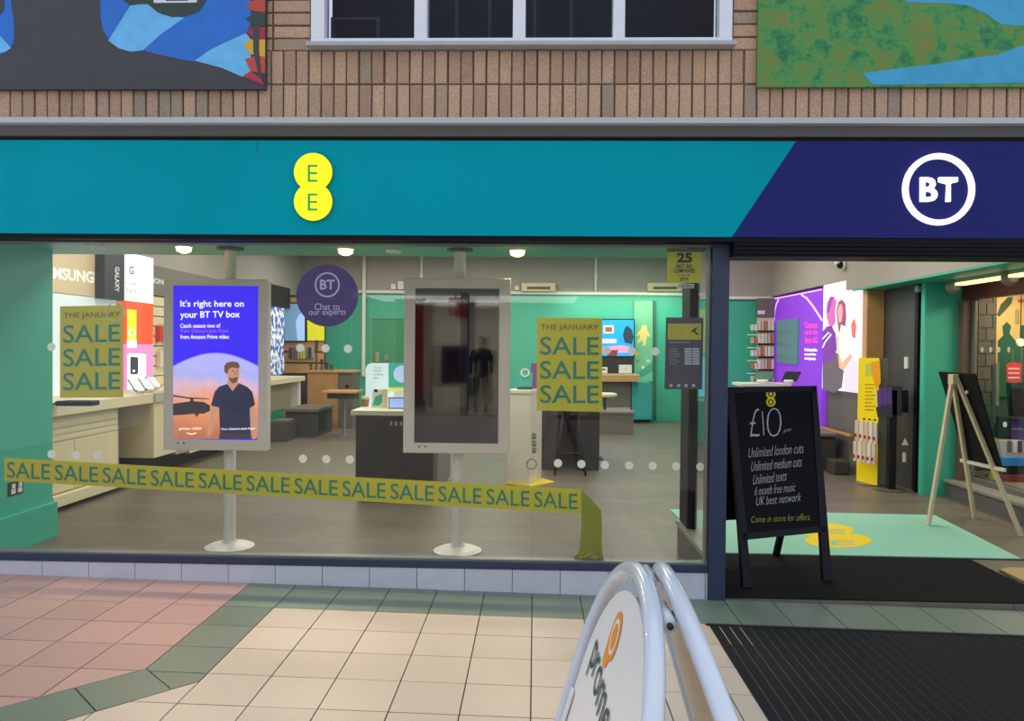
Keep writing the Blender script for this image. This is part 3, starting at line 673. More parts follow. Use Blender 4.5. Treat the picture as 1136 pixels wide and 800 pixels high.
flat('man_shirt', [(252, 426), (258, 434), (265, 425), (274, 429), (280, 435), (283, 449), (277, 453), (278, 480), (244, 480), (243, 452), (234, 450), (238, 435), (243, 429)], sp, shirt, sc1, .004)
flat('man_face', [(250, 409), (254, 404), (263, 404), (265.5, 410), (265.5, 417), (263, 423), (258, 425), (253, 421)], sp, skin, sc1, .0045)
flat('man_hair', [(249, 413), (248.5, 406), (252, 402), (258, 401), (264, 402), (266, 406), (265, 409), (259, 407.5), (254, 409), (252, 415)], sp, hair, sc1, .005)
flat('man_beard', [(254, 418), (257, 420), (262, 418.5), (264.5, 419), (262.5, 424), (258, 425.5), (254.5, 422)], sp, hair, sc1, .005)
for x in (258.2, 262.7): flat('man_eye', circ(x, 411.5, .9, .6, 10), sp, heli, sc1, .005)
flat('man_nose', [(261, 412), (262.3, 416), (260, 416)], sp, emp('ad_nose', (166, 112, 92), .6), sc1, .0049)
text('prime video', (199, 478), (223.5, 477.5), 4, sp, wE, sc1, .004); flat('smile_line', [(207, 480), (212, 481.5), (218, 480), (218, 480.8), (212, 482.4), (207, 480.8)], sp, wE, sc1, .004)
text("Tom Clancy's Jack Ryan", (245, 478), (283, 477), 3, sp, wE, sc1, .006, bold=.01)

# ------------------------------------------------------------------ window stickers
def sale_poster(label, x0, x1, yt0, yt1, yb0, yb1):
    t = thing('sale_poster', label, 'poster', P((x0+x1)/2, yb0, .048), 'yellow sale posters on the window')
    root = t; t = solid('sheet', [(x0, yt0), (x1, yt1), (x1, yb1), (x0, yb0)], GI, .0015, olive, root)
    w = x1-x0; h = yb0-yt0
    sl = lambda x: (x-x0)/w*(yt1-yt0)
    text('THE JANUARY', (x0+.06*w, yt0+.145*h), (x0+.95*w, yt0+.145*h+sl(x0+w*.9)), .075*h, GI, mat('poster_dark', (70, 96, 40), .5), t)
    for f_ in (.40, .66, .92): text('SALE', (x0+.05*w, yt0+f_*h), (x0+.95*w, yt0+f_*h+sl(x0+.9*w)), .195*h, GI, sale_ink, t, bold=.006)
    return root
sale_poster('square yellow poster with SALE three times left of the blue screen', 66.5, 136.5, 340, 338.5, 441.5, 441)
sale_poster('square yellow poster with SALE three times right of the dark screen', 595.5, 668, 352.5, 353, 455.5, 457)
tp = thing('sale_tape', 'long yellow SALE tape stretched across the shop window, end folded down', 'tape', P(320, 540, .048))
strip = solid('strip', [(5, 508), (645, 543), (645, 570), (5, 533.5)], GI, .001, olive, tp)
for k in range(12):
    xa = 7.5+k*53.2; xb = xa+48
    ln = lambda x: 529.7+(x-5)*(566-530)/640
    text('SALE', (xa, ln(xa)), (xb, ln(xb)), 17.5, GI, sale_ink, strip, bold=.004)
bm = bmesh.new()                              # the loose end hangs down and crumples on the sill
edge = [((645, 543), (645, 571)), ((655, 553), (645, 585)), ((667, 566), (644.5, 590)), ((668, 585), (643.5, 600)), ((667.5, 600), (643, 608)), ((668, 610), (642, 613)), ((669, 616), (638, 617)), ((670, 621), (635, 620.5))]
vs = []
for i, (a, c) in enumerate(edge):
    row = []
    for j in range(7):
        x = a[0]+(c[0]-a[0])*j/6; y = a[1]+(c[1]-a[1])*j/6; row.append(bm.verts.new(GI(x, y, -.004-.012*(.5+.5*math.sin(j*2.1+i*1.9))*(i/7))))
    vs.append(row)
for i in range(len(vs)-1):
    for j in range(6): bm.faces.new((vs[i][j], vs[i][j+1], vs[i+1][j+1], vs[i+1][j]))
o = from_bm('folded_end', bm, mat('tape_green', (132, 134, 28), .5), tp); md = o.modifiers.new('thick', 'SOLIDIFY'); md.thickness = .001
rd = thing('round_sticker', 'purple round window sticker reading BT, Chat to our experts', 'sticker', P(363, 362, .048))
rd = solid('disc', circ(363, 328, 34.5, n=48), GI, .001, purple_st, rd); lil = mat('lilac_ink', (190, 176, 216), .5)
ring('ring', 363, 316, 14, 1.9, GI, lil, rd, .002)
text('BT', (354.8, 321.3), (371.5, 321.3), 11, GI, lil, rd, bold=.03)
text('Chat to', (348.8, 344), (377, 344), 7.6, GI, lil, rd, bold=.006); text('our experts', (342.5, 351.8), (383.5, 351.2), 7.6, GI, lil, rd, bold=.006)
bx = thing('award_sticker', 'yellow award sticker with a large 25 at the top right of the window', 'sticker', P(759, 312, .048))
bx = solid('sheet', rect(740, 279.5, 778.5, 314), GI, .001, mat('award_yellow', (180, 174, 40), .5), bx)
flat('heading_band', rect(740, 275.5, 778.5, 279.5), GI, mat('award_dark', (92, 92, 50), .5), bx)
text('THE SUNDAY TIMES', (742, 278.8), (776.5, 278.8), 2.6, GI, ink_black, bx, .003)
text('25', (751, 291.6), (768, 291.6), 11.2, GI, ink_black, bx, bold=.05); text('BEST BIG', (750.5, 297.4), (768, 297.4), 4, GI, ink_black, bx, bold=.02)
text('COMPANIES', (747, 302.8), (771, 302.6), 4.6, GI, ink_black, bx, bold=.02); text('to work for', (752, 306), (766.5, 306), 2, GI, ink_black, bx, bold=.01)
text('2019', (754, 311.6), (763.5, 311.6), 4.2, GI, ink_black, bx, bold=.02)
solid('place_strip', rect(752, 315, 770, 319.8), GI, .001, mat('pale_strip', (170, 176, 176), .5), bx); text('1st Place', (755.5, 318.6), (768.5, 318.6), 2.8, GI, ink_black, bx, bold=.01)
oh = thing('opening_hours_board', 'dark opening hours panel with yellow header on the window', 'sign', P(759, 432, .048))
oh = solid('panel', [(739, 352.2), (780.5, 352.4), (779, 432), (737.2, 431.8)], GI, .004, mat('hours_grey', (68, 63, 74), .5), oh)
flat('header', [(741, 359), (778, 359), (777.7, 377), (740.5, 376.8)], GI, mat('hours_yellow', (172, 164, 52), .5), oh)
flat('bird_mark', [(766, 368), (772, 363.5), (774.5, 363), (771, 367), (775, 371), (774, 372), (769.5, 368.5)], GI, ink_black, oh, .002)
dgi = mat('hours_dots', (120, 118, 40), .5)
for j in range(3):
    for k in range(4): flat('speckle', circ(744.5+k*4, 363+j*4, .7, n=8), GI, dgi, oh, .002)
gi = mat('hours_pale', (164, 170, 184), .5)
text('Opening hours', (742, 381.4), (765, 381.2), 2.8, GI, gi, oh)
for k, d_ in enumerate(('Monday', 'Tuesday', 'Wednesday', 'Thursday', 'Friday', 'Saturday', 'Sunday')):
    y = 388.3+k*2.72; text(d_, (742, y), (742+len(d_)*1.45, y), 1.9, GI, gi, oh)
    flat('time_slip', rect(759.5, y-2.1, 767.2, y), GI, gi, oh); flat('time_slip', rect(768, y-2.1, 775.8, y), GI, gi, oh)
for k in range(4): flat('icon', circ(744.5+k*8.3, 427.8, 1.9, n=12), GI, gi, oh)
ring('pale_ring', 128, 346, 11, 1.4, GI, mat('ring_pale', (196, 188, 160), .5), thing('ring_mark', 'thin pale ring at the corner of the left sale poster', 'sticker', P(128, 346, .048)), .003)  # thin pale ring laid just inside the glass

# ================================================================== INTERIOR, left
sk = thing('wall_socket', 'double wall socket low on the green pier', 'socket', (-3.88, .8, .3))
a, c = PX(8.5, 548, -3.925), PX(25, 535, -3.925)
box('plate', -3.9245, -3.917, a.y, c.y, .40, .505, mat('socket_dark', (70, 72, 70), .4, .5), sk, .002)
for k in (.2, .65): box('switch', -3.917, -3.911, a.y+(c.y-a.y)*k, a.y+(c.y-a.y)*(k+.2), .455, .49, trim_white, sk); 
for k in (.15, .6): box('socket_face', -3.917, -3.913, a.y+(c.y-a.y)*k, a.y+(c.y-a.y)*(k+.28), .415, .45, trim_white, sk)
ca = thing('display_counter', 'cream phone counter running back from the green pier', 'counter', (-4.8, 3, FL))
box('worktop', -5.19, -4.38, 2.0, 3.85, .88, .99, cream, ca, .006)
box('body', -5.19, -4.47, 2.05, 3.25, .14, .879, cream, ca)
for y0, y1 in ((2.06, 2.45), (2.46, 3.23)): box('door', -4.469, -4.452, y0, y1, .16, .62, cream, ca, .002)
for z in (.64, .70, .76): box('drawer', -4.469, -4.455, 2.06, 3.23, z, z+.05, cream, ca, .002)
box('lip', -4.47, -4.40, 2.05, 3.4, .03, .135, cream, ca, .004)
box('kick', -5.19, -4.52, 2.05, 3.4, FL, .029, black, ca)
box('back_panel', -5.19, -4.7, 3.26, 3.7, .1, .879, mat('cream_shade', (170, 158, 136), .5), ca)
cb = thing('display_counter', 'cream pillar unit between the two phone counters', 'counter', (-4.8, 4.2, FL))
box('column', -5.19, -4.38, 3.86, 4.42, .24, .879, cream, cb, .004); box('worktop', -5.19, -4.36, 3.86, 4.42, .88, .99, mat('counter_grey_cream', (188, 180, 160), .5), cb, .004)
box('recess', -5.19, -4.6, 3.86, 4.42, FL, .239, black, cb)  # solid black block put in for the shade under the raised column
cc = thing('display_counter', 'long cream counter behind the blue advert screen', 'counter', (-4.8, 7, FL))
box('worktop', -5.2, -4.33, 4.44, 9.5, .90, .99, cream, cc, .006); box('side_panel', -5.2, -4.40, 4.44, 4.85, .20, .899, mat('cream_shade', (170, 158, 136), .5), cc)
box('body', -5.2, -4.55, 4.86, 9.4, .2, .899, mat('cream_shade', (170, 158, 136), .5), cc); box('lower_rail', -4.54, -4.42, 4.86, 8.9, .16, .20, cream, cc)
box('teal_back', -4.549, -4.54, 4.86, 8.9, .21, .42, mat('teal_strip', (40, 150, 130), .5), cc); box('end_panel', -4.9, -4.40, 9.30, 9.45, FL+.2, .899, white_pl, cc); box('kick', -5.2, -4.65, 4.5, 9.3, FL, .199, black, cc)
LW = XPl(-5.12, 1)
sg = thing('lightbox_header', 'cream lit header with raised white lettering on left wall', 'sign', (-5.15, 3.6, 2.1))
box('panel', -5.195, -5.12, 2.9, 4.14, 2.10, 2.75, mat('header_cream', (216, 196, 158), .5, emit=.12), sg)
text('SAMSUNG', (43.5, 307.5), (104.5, 314.5), 13, LW, mat('letter_white', (240, 244, 236), .5, emit=.35), sg, .006, bold=.035, up=(0, -13))
lx = thing('lightbox_wall', 'pale backlit phone wall partly behind the left sale poster', 'lightbox', (-5.15, 3.6, 1))
box('panel', -5.195, -5.13, 2.9, 4.40, .991, 2.09, mat('lit_pale', (214, 226, 232), .5, emit=.35), lx)
for k, (y, z, c_) in enumerate(((3.42, 1.85, (232, 150, 190)), (3.42, 1.60, (40, 40, 46)), (3.42, 1.42, (60, 64, 60)))): box('phone_picture', -5.129, -5.122, y-.12, y+.14, z-.06, z+.06, mat('pp%d' % k, c_, .4), lx)
gx = thing('lightbox_tower', 'black upright lightbox with sideways white lettering beside cream header', 'sign', (-5.1, 4.4, 2.1))
box('tower', -5.115, -5.0, 3.93, 4.36, 2.08, 2.85, mat('tower_black', (42, 42, 52), .4), gx, .004)
text('GALAXY', (127.5, 296), (127.5, 324), 6, XPl(-5.0, 1), white_ink, gx, .004, bold=.03, up=(5, 0))
px = thing('lightbox_tower', 'tall lit box, white above orange above pink, on left wall', 'lightbox', (-5.1, 4.9, 1))
Lp = XPl(-5.1, 1)
box('white_panel', -5.195, -5.1, 4.58, 5.26, 2.10, 2.70, mat('lit_white_soft', (250, 252, 255), .5, emit=.8), px)
box('orange_panel', -5.195, -5.1, 4.58, 5.26, 1.56, 2.095, mat('lit_orange', (246, 84, 40), .5, emit=.5), px)
box('pink_panel', -5.195, -5.1, 4.58, 5.26, .991, 1.555, mat('lit_pink', (236, 140, 206), .5, emit=.5), px)
gtx = mat('grey_ink', (130, 134, 138), .5)
text('G', (143.5, 304), (148.5, 304.7), 9, Lp, mat('dark_green_ink', (50, 90, 80), .5), px, .003, bold=.02); text('Google', (139, 316.5), (152, 317.5), 5, Lp, gtx, px, .003); text('Pixel 4', (140, 324.5), (151.5, 325.5), 5, Lp, gtx, px, .003)
flat('poster_strip', [(141, 343), (151.5, 344), (151.5, 386), (141, 385.5)], Lp, mat('lit_yellow_p', (250, 232, 20), .5, emit=.4), px, .003); flat('poster_foot', [(141, 377), (151.5, 377.5), (151.5, 386), (141, 385.5)], Lp, wE, px, .004)
ring('poster_oval', 146.5, 369, 4.2, 1.2, Lp, wE, px, .005, n=20)
flat('white_face', [(141.5, 394), (144, 392), (162, 393), (162, 431), (141.5, 432.5)], Lp, wE, px, .003)
flat('phone_picture', [(144.5, 396.5), (146, 395.8), (152.5, 396.2), (153.5, 398), (153.5, 413), (152, 415.5), (146, 415.5), (144.5, 414)], Lp, mat('phone_navy', (58, 62, 84), .3), px, .005); flat('lens_dot', circ(148.5, 411.5, 1.3, n=10), Lp, wE, px, .006)
sl_ = thing('slat_display', 'cream slatted accessory wall beside the tall lit box', 'display', (-5.15, 5.8, 1))
box('header', -5.195, -5.14, 5.3, 7.6, 2.22, 2.62, mat('header_grey', (120, 118, 110), .6), sl_)
text('PHONES', (164, 313), (187, 317), 6, XPl(-5.14, 1), white_ink, sl_, .004, bold=.03)
for k in range(9): box('slat', -5.195, -5.15, 5.3, 7.6, 1.0+k*.135, 1.12+k*.135, cream, sl_)
acc = [((206, 60, 60), 'red'), ((64, 120, 110), 'green'), ((50, 56, 74), 'navy'), ((220, 210, 190), 'white'), ((212, 190, 70), 'yellow')]
for k in range(12):
    y = 5.42+.17*(k % 6)+.02*(k//6); z = 1.72-.34*(k//6); c_, n_ = acc[(k*3) % 5]
    box('accessory_pack', -5.148, -5.09, y, y+.10, z-.13, z+.09, mat('acc_'+n_, c_, .4), sl_, .003)
    box('hook', -5.148, -5.06, y+.045, y+.055, z+.10, z+.11, steel, sl_)
def tablet(label, px_, py_, Y, w, h, tilt, scr, nm='display_phone', cat='phone', rz=0, grp=None):
    q = P(px_, py_, Y); q.z = (1.10 if q.x > 0 else 1.006); t = thing(nm, label, cat, q, grp)
    ct_, st_ = math.cos(tilt), math.sin(tilt); cz, sz = math.cos(rz), math.sin(rz)
    def loc(u, v, d):                         # u across, v up the face, d behind the face
        x, y, z = u, v*st_+d*ct_, v*ct_-d*st_
        return Vector((q.x+x*cz-y*sz, q.y+x*sz+y*cz, q.z+.03+z))
    def slab(nm_, u0, u1, v0, v1, d0, d1, m):
        prism(nm_, [loc(u0, v0, d0), loc(u1, v0, d0), loc(u1, v1, d0), loc(u0, v1, d0)], loc(0, 0, d1)-loc(0, 0, d0), m, t)
    slab('body', -w/2, w/2, 0, h, 0, .012, black); slab('screen', -w/2+.006, w/2-.006, .008, h-.008, -.002, 0, scr)
    a_, b_ = loc(0, h*.45, .012), loc(0, .0, .10)
    bar('prop', a_, Vector((b_.x, b_.y, q.z+.001)), .04, .02, trim_white, t); slab('foot', -w*.3, w*.3, -.02, 0, -.01, .03, trim_white)
    return t
scrA = mat('phone_screen_white', (214, 220, 226), .3, emit=.3); scrB = mat('phone_screen_dark', (40, 48, 54), .2)
def at_z(px_, py_, z): q = G(px_, py_, z); return q
for i, (x, y) in enumerate(((156, 438), (167, 436), (174, 433))):
    q = G(x, y, .99); tablet('slim display phone on the left counter, %s' % ['nearest the lit box', 'middle of three', 'furthest of three'][i], x, y, q.y, .12, .22, 1.0, scrA, rz=.9, grp='phones on the left counter')
bl = thing('cable_bundle', 'dark heap of cables and handset on the near cream counter', 'cables', G(78, 451, .99))
q = G(80, 450, .99)
tube('cable', [(q.x-.2+.05*k, q.y+.12*math.sin(k*1.1), .998+.012*(k % 3)) for k in range(9)], .009, black, bl, 8)
prism('handset', [(q.x-.1, q.y-.1, .991), (q.x+.22, q.y-.06, .991), (q.x+.2, q.y+.1, .991), (q.x-.08, q.y+.08, .991)], (0, 0, .045), black, bl, .01)

# far left corner
bp_ = thing('lightbox', 'narrow backlit panel with a blue and white pattern', 'lightbox', (-5.1, 9.5, 1))
pm = bpy.data.materials.new('blue_pattern'); pm.use_nodes = True; nt = pm.node_tree; b = nt.nodes['Principled BSDF']; ge = nt.nodes.new('ShaderNodeNewGeometry'); n1 = nt.nodes.new('ShaderNodeTexNoise'); n1.inputs['Scale'].default_value = 9
nt.links.new(ge.outputs['Position'], n1.inputs['Vector']); cr = nt.nodes.new('ShaderNodeValToRGB'); cr.color_ramp.elements[0].position = .45; cr.color_ramp.elements[0].color = lin((60, 84, 170)); cr.color_ramp.elements[1].position = .56; cr.color_ramp.elements[1].color = lin((228, 236, 250))
nt.links.new(n1.outputs['Fac'], cr.inputs[0]); nt.links.new(cr.outputs[0], b.inputs['Base Color']); nt.links.new(cr.outputs[0], b.inputs['Emission Color']); b.inputs['Emission Strength'].default_value = .4
box('panel', -5.19, -5.0, 9.2, 10.3, 1.0, 2.30, pm, bp_); box('dark_cap', -5.19, -4.98, 9.2, 10.6, 2.305, 2.72, black, bp_)
su = thing('slat_display', 'wooden slatted wall unit holding the television in far left corner', 'display', (-4.8, 11.7, FL))
Ys = 10.72
A_, B_ = P(311.5, 400, Ys).x, P(360, 400, Ys).x
box('back_board', A_, B_, Ys, Ys+.1, FL, 2.6, dark_unit, su)
for k in range(7): box('slat', A_+.01, B_-.01, Ys-.03, Ys-.001, 1.0+k*.225, 1.19+k*.225, wood, su, .004)
tv = thing('television', 'wall television with pale blue picture in far left corner', 'television', P(325, 378, 10.63))
solid('casing', rect(314, 335.5, 339.5, 379.5), YPl(10.62), .06, black, tv); Yt = YPl(10.62)
solid('screen', rect(315.5, 337, 338, 378), YPl(10.617), .002, mat('tv_blue', (110, 150, 186), .3, emit=.45), tv); flat('figure', [(330, 378), (328, 358), (331, 350), (335, 347), (338, 350), (338, 378)], YPl(10.617), mat('tv_pale', (160, 196, 240), .3, emit=.5), tv)
yp = tag(solid('poster', rect(341, 355.5, 359.5, 378), YPl(10.64), .02, mat('lit_yellow2', (216, 216, 20), .5, emit=.3), None), 'yellow poster beside the far corner television', 'poster')
for k in range(9):
    x = 320.5+k*3.1; c_ = [(70, 60, 76), (120, 84, 80), (90, 112, 120), (170, 150, 120), (190, 180, 60), (200, 190, 60), (110, 130, 120), (60, 60, 60), (150, 150, 140)][k]
    packet('accessory_pack', 'small hanging packet under the far corner television, %s' % ['first from left', 'second from left', 'third from left', 'fourth from left', 'fifth from left, yellowish', 'sixth from left, yellowish', 'seventh from left', 'eighth from left', 'last on the right'][k], 'packet', (x, 385.5, x+2.5, 398), 10.63, .05, mat('pk%d' % k, c_, .5), 'packets under the far television')
ob = thing('desk_unit', 'tall oak service desk with a grey niche in far left corner', 'desk', (-4, 9.9, FL))
Yd = 9.7
x0, x1, x2 = P(341, 440, Yd).x, P(374.5, 440, Yd).x, P(391, 440, Yd).x
zt_ = P(350, 411, Yd).z
box('desk_top', x0-.04, x2+.04, Yd-.05, Yd+.65, zt_-.04, zt_, wood, ob, .004); box('oak_front', x0, x1, Yd, Yd+.6, FL, zt_-.041, wood, ob); box('grey_niche', x1+.001, x2, Yd+.02, Yd+.6, FL, zt_-.041, grey_unit, ob)
lathe('round_port', (x1+.18, Yd+.005, zt_-.32), [(.03, 0), (.03, .05)], black, ob, 12)
for k, (x, h_) in enumerate(((344, .12), (350, .55), (356, .18), (362, .12), (367, .08))):
    q = P(x, 411, Yd+.2); t = thing('desk_clutter', ['low dark holder on oak desk, far left', 'tall dark ornament on the oak desk', 'dark phone stand beside tall ornament', 'small dark stand on the oak desk', 'low dark gadget at right of oak desk'][k], 'stand', (q.x, Yd+.25, zt_), 'dark items on the oak desk')
    lathe('base', (q.x, Yd+.25, zt_+.001), [(.038, 0), (.038, .015), (.02, .03), (.012, h_)], mat('dark_metal', (60, 56, 50), .5), t, 12); box('head', q.x-.03, q.x+.03, Yd+.24, Yd+.26, zt_+h_*.6, zt_+h_+.03, mat('dark_metal', (60, 56, 50), .5), t)
bn = thing('storage_bench', 'grey box bench in front of the oak desk', 'bench', (-4.1, 8.7, FL))
box('seat', -4.31, -3.72, 8.22, 9.35, .42, .47, grey_unit, bn, .004); box('body', -4.30, -3.76, 8.26, 9.3, FL, .419, dark_unit, bn); box('open_niche', -3.759, -3.75, 8.4, 8.9, .05, .38, black, bn)
b2 = thing('storage_bench', 'low dark bench end under the long cream counter', 'bench', (-4.6, 8, FL)); 
prism('body', [(-4.32, 7.5, FL), (-4.05, 7.62, FL), (-4.05, 8.05, FL), (-4.32, 8.1, FL)], (0, 0, .32), dark_unit, b2, .004); box('seat', -4.31, -4.07, 7.65, 8.03, .302, .325, grey_unit, b2)
st = thing('side_table', 'small oak topped pedestal table beside the grey bench', 'table', G(382, 483))
q = G(382, 483)
box('table_top', q.x-.33, q.x+.27, q.y-.3, q.y+.3, .74, .775, wood, st, .004); box('apron', q.x-.25, q.x+.2, q.y-.22, q.y+.22, .64, .739, dark_unit, st)
lathe('pedestal', (q.x, q.y, FL), [(.2, 0), (.2, .02), (.03, .03), (.03, .66)], steel, st, 18)
lh = thing('wall_conduit', 'white vertical conduit on back wall near the purple sticker', 'conduit', P(404, 400, 12.0))
x = P(404, 350, 11.98).x; box('pipe', x-.035, x+.035, 11.93, 11.99, .9, 3.55, trim_white, lh, .004); box('pipe_clip', x-.05, x+.05, 11.96, 11.995, 2.6, 2.66, steel, lh)
for i, xp in enumerate((467.5, 661)):
    x = P(xp, 300, 12).x; t = thing('wall_conduit', ['short white conduit above the dark screen', 'short white conduit above the right sale poster'][i], 'conduit', (x, 12, 2.8)); box('pipe', x-.025, x+.025, 12.0, 12.055, 2.81, 3.58, trim_white, t, .004); box('pipe_clip', x-.04, x+.04, 12.02, 12.058, 3.1, 3.16, steel, t)
for i, (xa, ya, xb, yb_) in enumerate(((433.5, 315, 439, 321), (441, 312, 447.5, 321), (571, 317, 576, 322))):
    t = thing('junction_box', ['small white junction box on the grey upper wall, leftmost', 'larger white junction box left of the dark screen', 'white junction box beside the wall heater'][i], 'junction box', P(xa, yb_, 12), 'white boxes on the upper back wall')
    solid('case', rect(xa, ya, xb, yb_), YPl(11.99), .06, trim_white, t, .006); solid('lid_screw', circ((xa+xb)/2, (ya+yb_)/2, .5, n=8), YPl(11.985), .004, steel, t)
for i, (xa, xb) in enumerate(((578.5, 616.5), (718.5, 757))):
    t = thing('wall_heater', ['cream wall heater above the right sale poster', 'cream wall heater beside the award sticker'][i], 'heater', P(xa, 323, 12), 'cream heaters on the upper back wall')
    solid('case', rect(xa, 313.8, xb, 323.2), YPl(11.9), .15, cream, t, .012); solid('outlet', rect(xa+6, 318, xb-6, 321), YPl(11.895), .004, mat('outlet_brown', (110, 92, 74), .6), t)
bd = struct(solid('door_2', rect(413, 354, 480, 475), YPl(12.07), .025, mat('door_green', (58, 152, 112), .45)), 'green flush door in the back wall', 'door')
for r_ in (rect(410.5, 351.5, 413, 475), rect(413, 351.5, 480, 354)): solid('door_frame', r_, YPl(12.05), .045, mat('frame_green', (84, 170, 134), .45), bd)
for z0, z1, nm, m_ in ((390.5, 402, 'push_plate', mat('brass_plate', (186, 168, 130), .4, .3)), (393, 400, 'door_lock', steel)):
    xx = 418.5 if nm == 'push_plate' else 428.5
    solid(nm, rect(xx-2, z0, xx+2, z1), YPl(12.05), .02, m_, bd)

# ------------------------------------------------------------------ centre table with tablets
tb = thing('display_table', 'charcoal display table with a white top left of dark screen', 'table', (-1.4, 3.4, FL))
box('body', -1.80, -1.02, 2.84, 4.02, .06, .86, mat('charcoal_front', (50, 46, 46), .45), tb); box('table_top', -1.84, -.96, 2.78, 4.08, .861, .91, mat('top_cream', (226, 220, 200), .4), tb, .005)
box('kick', -1.74, -1.06, 2.9, 3.98, FL, .059, black, tb); box('side_panel', -1.019, -.97, 2.86, 4.02, .06, .86, mat('side_grey', (120, 118, 112), .5), tb)
for k in range(3): box('drawer_pull', -1.45+.05*k, -1.43+.05*k, 2.825, 2.839, .76, .80, steel, tb)
ms = thing('promo_stand', 'white and teal backlit promo board on the centre table', 'promo board', (-1.5, 3.55, .91))
Ym = YPl(3.5); 
ms = solid('board', [(405.5, 449.6), (405.5, 409), (407.5, 405), (411, 403), (470, 403), (470, 449.6)], Ym, .03, mat('board_pale', (206, 226, 236), .4, emit=.45), ms)
flat('teal_half', [(431, 403), (470, 403), (470, 430), (431, 430)], Ym, mat('board_teal', (50, 176, 150), .4, emit=.25), ms); flat('pale_disc', circ(446, 415, 9.5, n=28), Ym, mat('board_disc', (178, 200, 244), .4, emit=.4), ms, .002)
flat('yellow_row', [(431, 430), (470, 430), (470, 434), (431, 434)], Ym, mat('board_yellow', (226, 220, 90), .4, emit=.3), ms, .002)
bt_ink = mat('board_ink', (90, 120, 150), .5)
for k, s_ in enumerate(('The Deal', 'everyone', 'is talking', 'about')): text(s_, (414.5, 409+k*3.8), (414.5+len(s_)*1.05, 409+k*3.8), 2.2, Ym, bt_ink, ms, .003)
cu = thing('cup', 'brown and cream takeaway cup on the centre table', 'cup', P(405.5, 450, 3.1)); q = G(405.5, 451, .911)
lathe('cup_body', (q.x, q.y, .912), [(.032, 0), (.042, .075)], mat('cup_brown', (150, 112, 86), .6), cu, 18); lathe('cup_lid', (q.x, q.y, .988), [(.045, 0), (.045, .02), (.036, .035)], mat('cup_cream', (206, 190, 164), .5), cu, 18)
lq = thing('leaflet_stand', 'clear stand with a teal leaflet on the centre table', 'leaflet stand', G(422, 453, .911))
Yl = YPl(3.12); solid('leaflet', [(412, 452), (413.5, 432), (430, 432), (430, 453)], Yl, .004, mat('leaf_white', (226, 236, 226), .4), lq); flat('teal_wave', [(413, 450), (416, 440), (424, 437), (427, 442), (421, 450)], Yl, mat('leaf_teal', (40, 180, 150), .4), lq); flat('dark_mark', circ(417, 433.5, 2.2, 1.8, 12), Yl, black, lq, .002)
solid('side_tab', [(424, 432), (430, 432), (430, 453), (424, 453)], YPl(3.11), .003, cream, lq)
tbq = thing('tablet', 'tablet with pale blue screen standing on the centre table', 'tablet', G(440, 454, .911))
Yq = YPl(3.05); solid('casing', [(431, 441), (462, 441), (462, 453.5), (431, 453.5)], Yq, .02, black, tbq); solid('screen', [(432, 442), (461, 442), (461, 452.5), (432, 452.5)], YPl(3.048), .002, mat('tab_blue', (158, 180, 244), .3, emit=.5), tbq); solid('raised_card', [(437, 434), (452, 434), (452, 441), (437, 441)], Yq, .005, scrA, tbq)
pd = thing('pedestal', 'white display pedestal with a yellow foot right of dark screen', 'pedestal', (-.1, 4.1, FL))
pA, pB, pC, pD = Vector((-.31, 4.0, 0)), Vector((-.05, 3.86, 0)), Vector((.09, 4.32, 0)), Vector((-.18, 4.46, 0))
pw = mat('pedestal_white', (228, 222, 208), .4)
def pz(nm, z0, z1, m, sc=1., pr=pd, pts=None):
    pts = pts or (pA, pB, pC, pD); cen = sum(pts, Vector())/4
    return prism(nm, [cen+(p-cen)*sc+Vector((0, 0, z0)) for p in pts], (0, 0, z1-z0), m, pr, .003)
pz('column', FL+.02, 1.03, pw); pz('pedestal_top', 1.031, 1.07, pw, 1.05)
pz('foot', FL, FL+.019, mat('foot_yellow', (240, 216, 40), .5), 1.0, pd, (Vector((-.33, 3.98, 0)), Vector((-.02, 3.80, 0)), Vector((.24, 4.1, 0)), Vector((.05, 4.4, 0))))
side_pl = VPl(pB+Vector((0, 0, .3)), pC+Vector((0, 0, .3)), pB+Vector((0, 0, .9)))
text('8BB', (590.5, 503), (590.5, 480), 4, side_pl, sale_ink, pd, .006, up=(4.5, 0)); ring('arrow_ring', 589.6, 515, 6, .9, VPl(pA+Vector((0, 0, .3)), pB+Vector((0, 0, .3)), pA+Vector((0, 0, .9))), mat('ring_ink', (90, 96, 92), .5), pd, .005, n=24)
ts = thing('phone_stand', 'teal phone stand with a round white head on white pedestal', 'stand', P(582, 435, 4.1))
solid('card', [(575, 430), (574, 414), (591, 414), (590, 430)], YPl(4.1), .03, mat('teal_card', (60, 190, 170), .5), ts, .004); solid('base', rect(573.5, 429.5, 591, 432.2), YPl(4.06), .1, mat('stand_dark', (50, 80, 76), .5), ts); ring('white_arch', 582.5, 413.5, 5, 1.6, YPl(4.09), trim_white, ts, 0, .012, n=24)
tag(solid('price_card', rect(589, 403, 598, 432.3), YPl(4.25), .01, mat('card_purple', (140, 70, 150), .5), None), 'small purple card standing on the white pedestal', 'card')

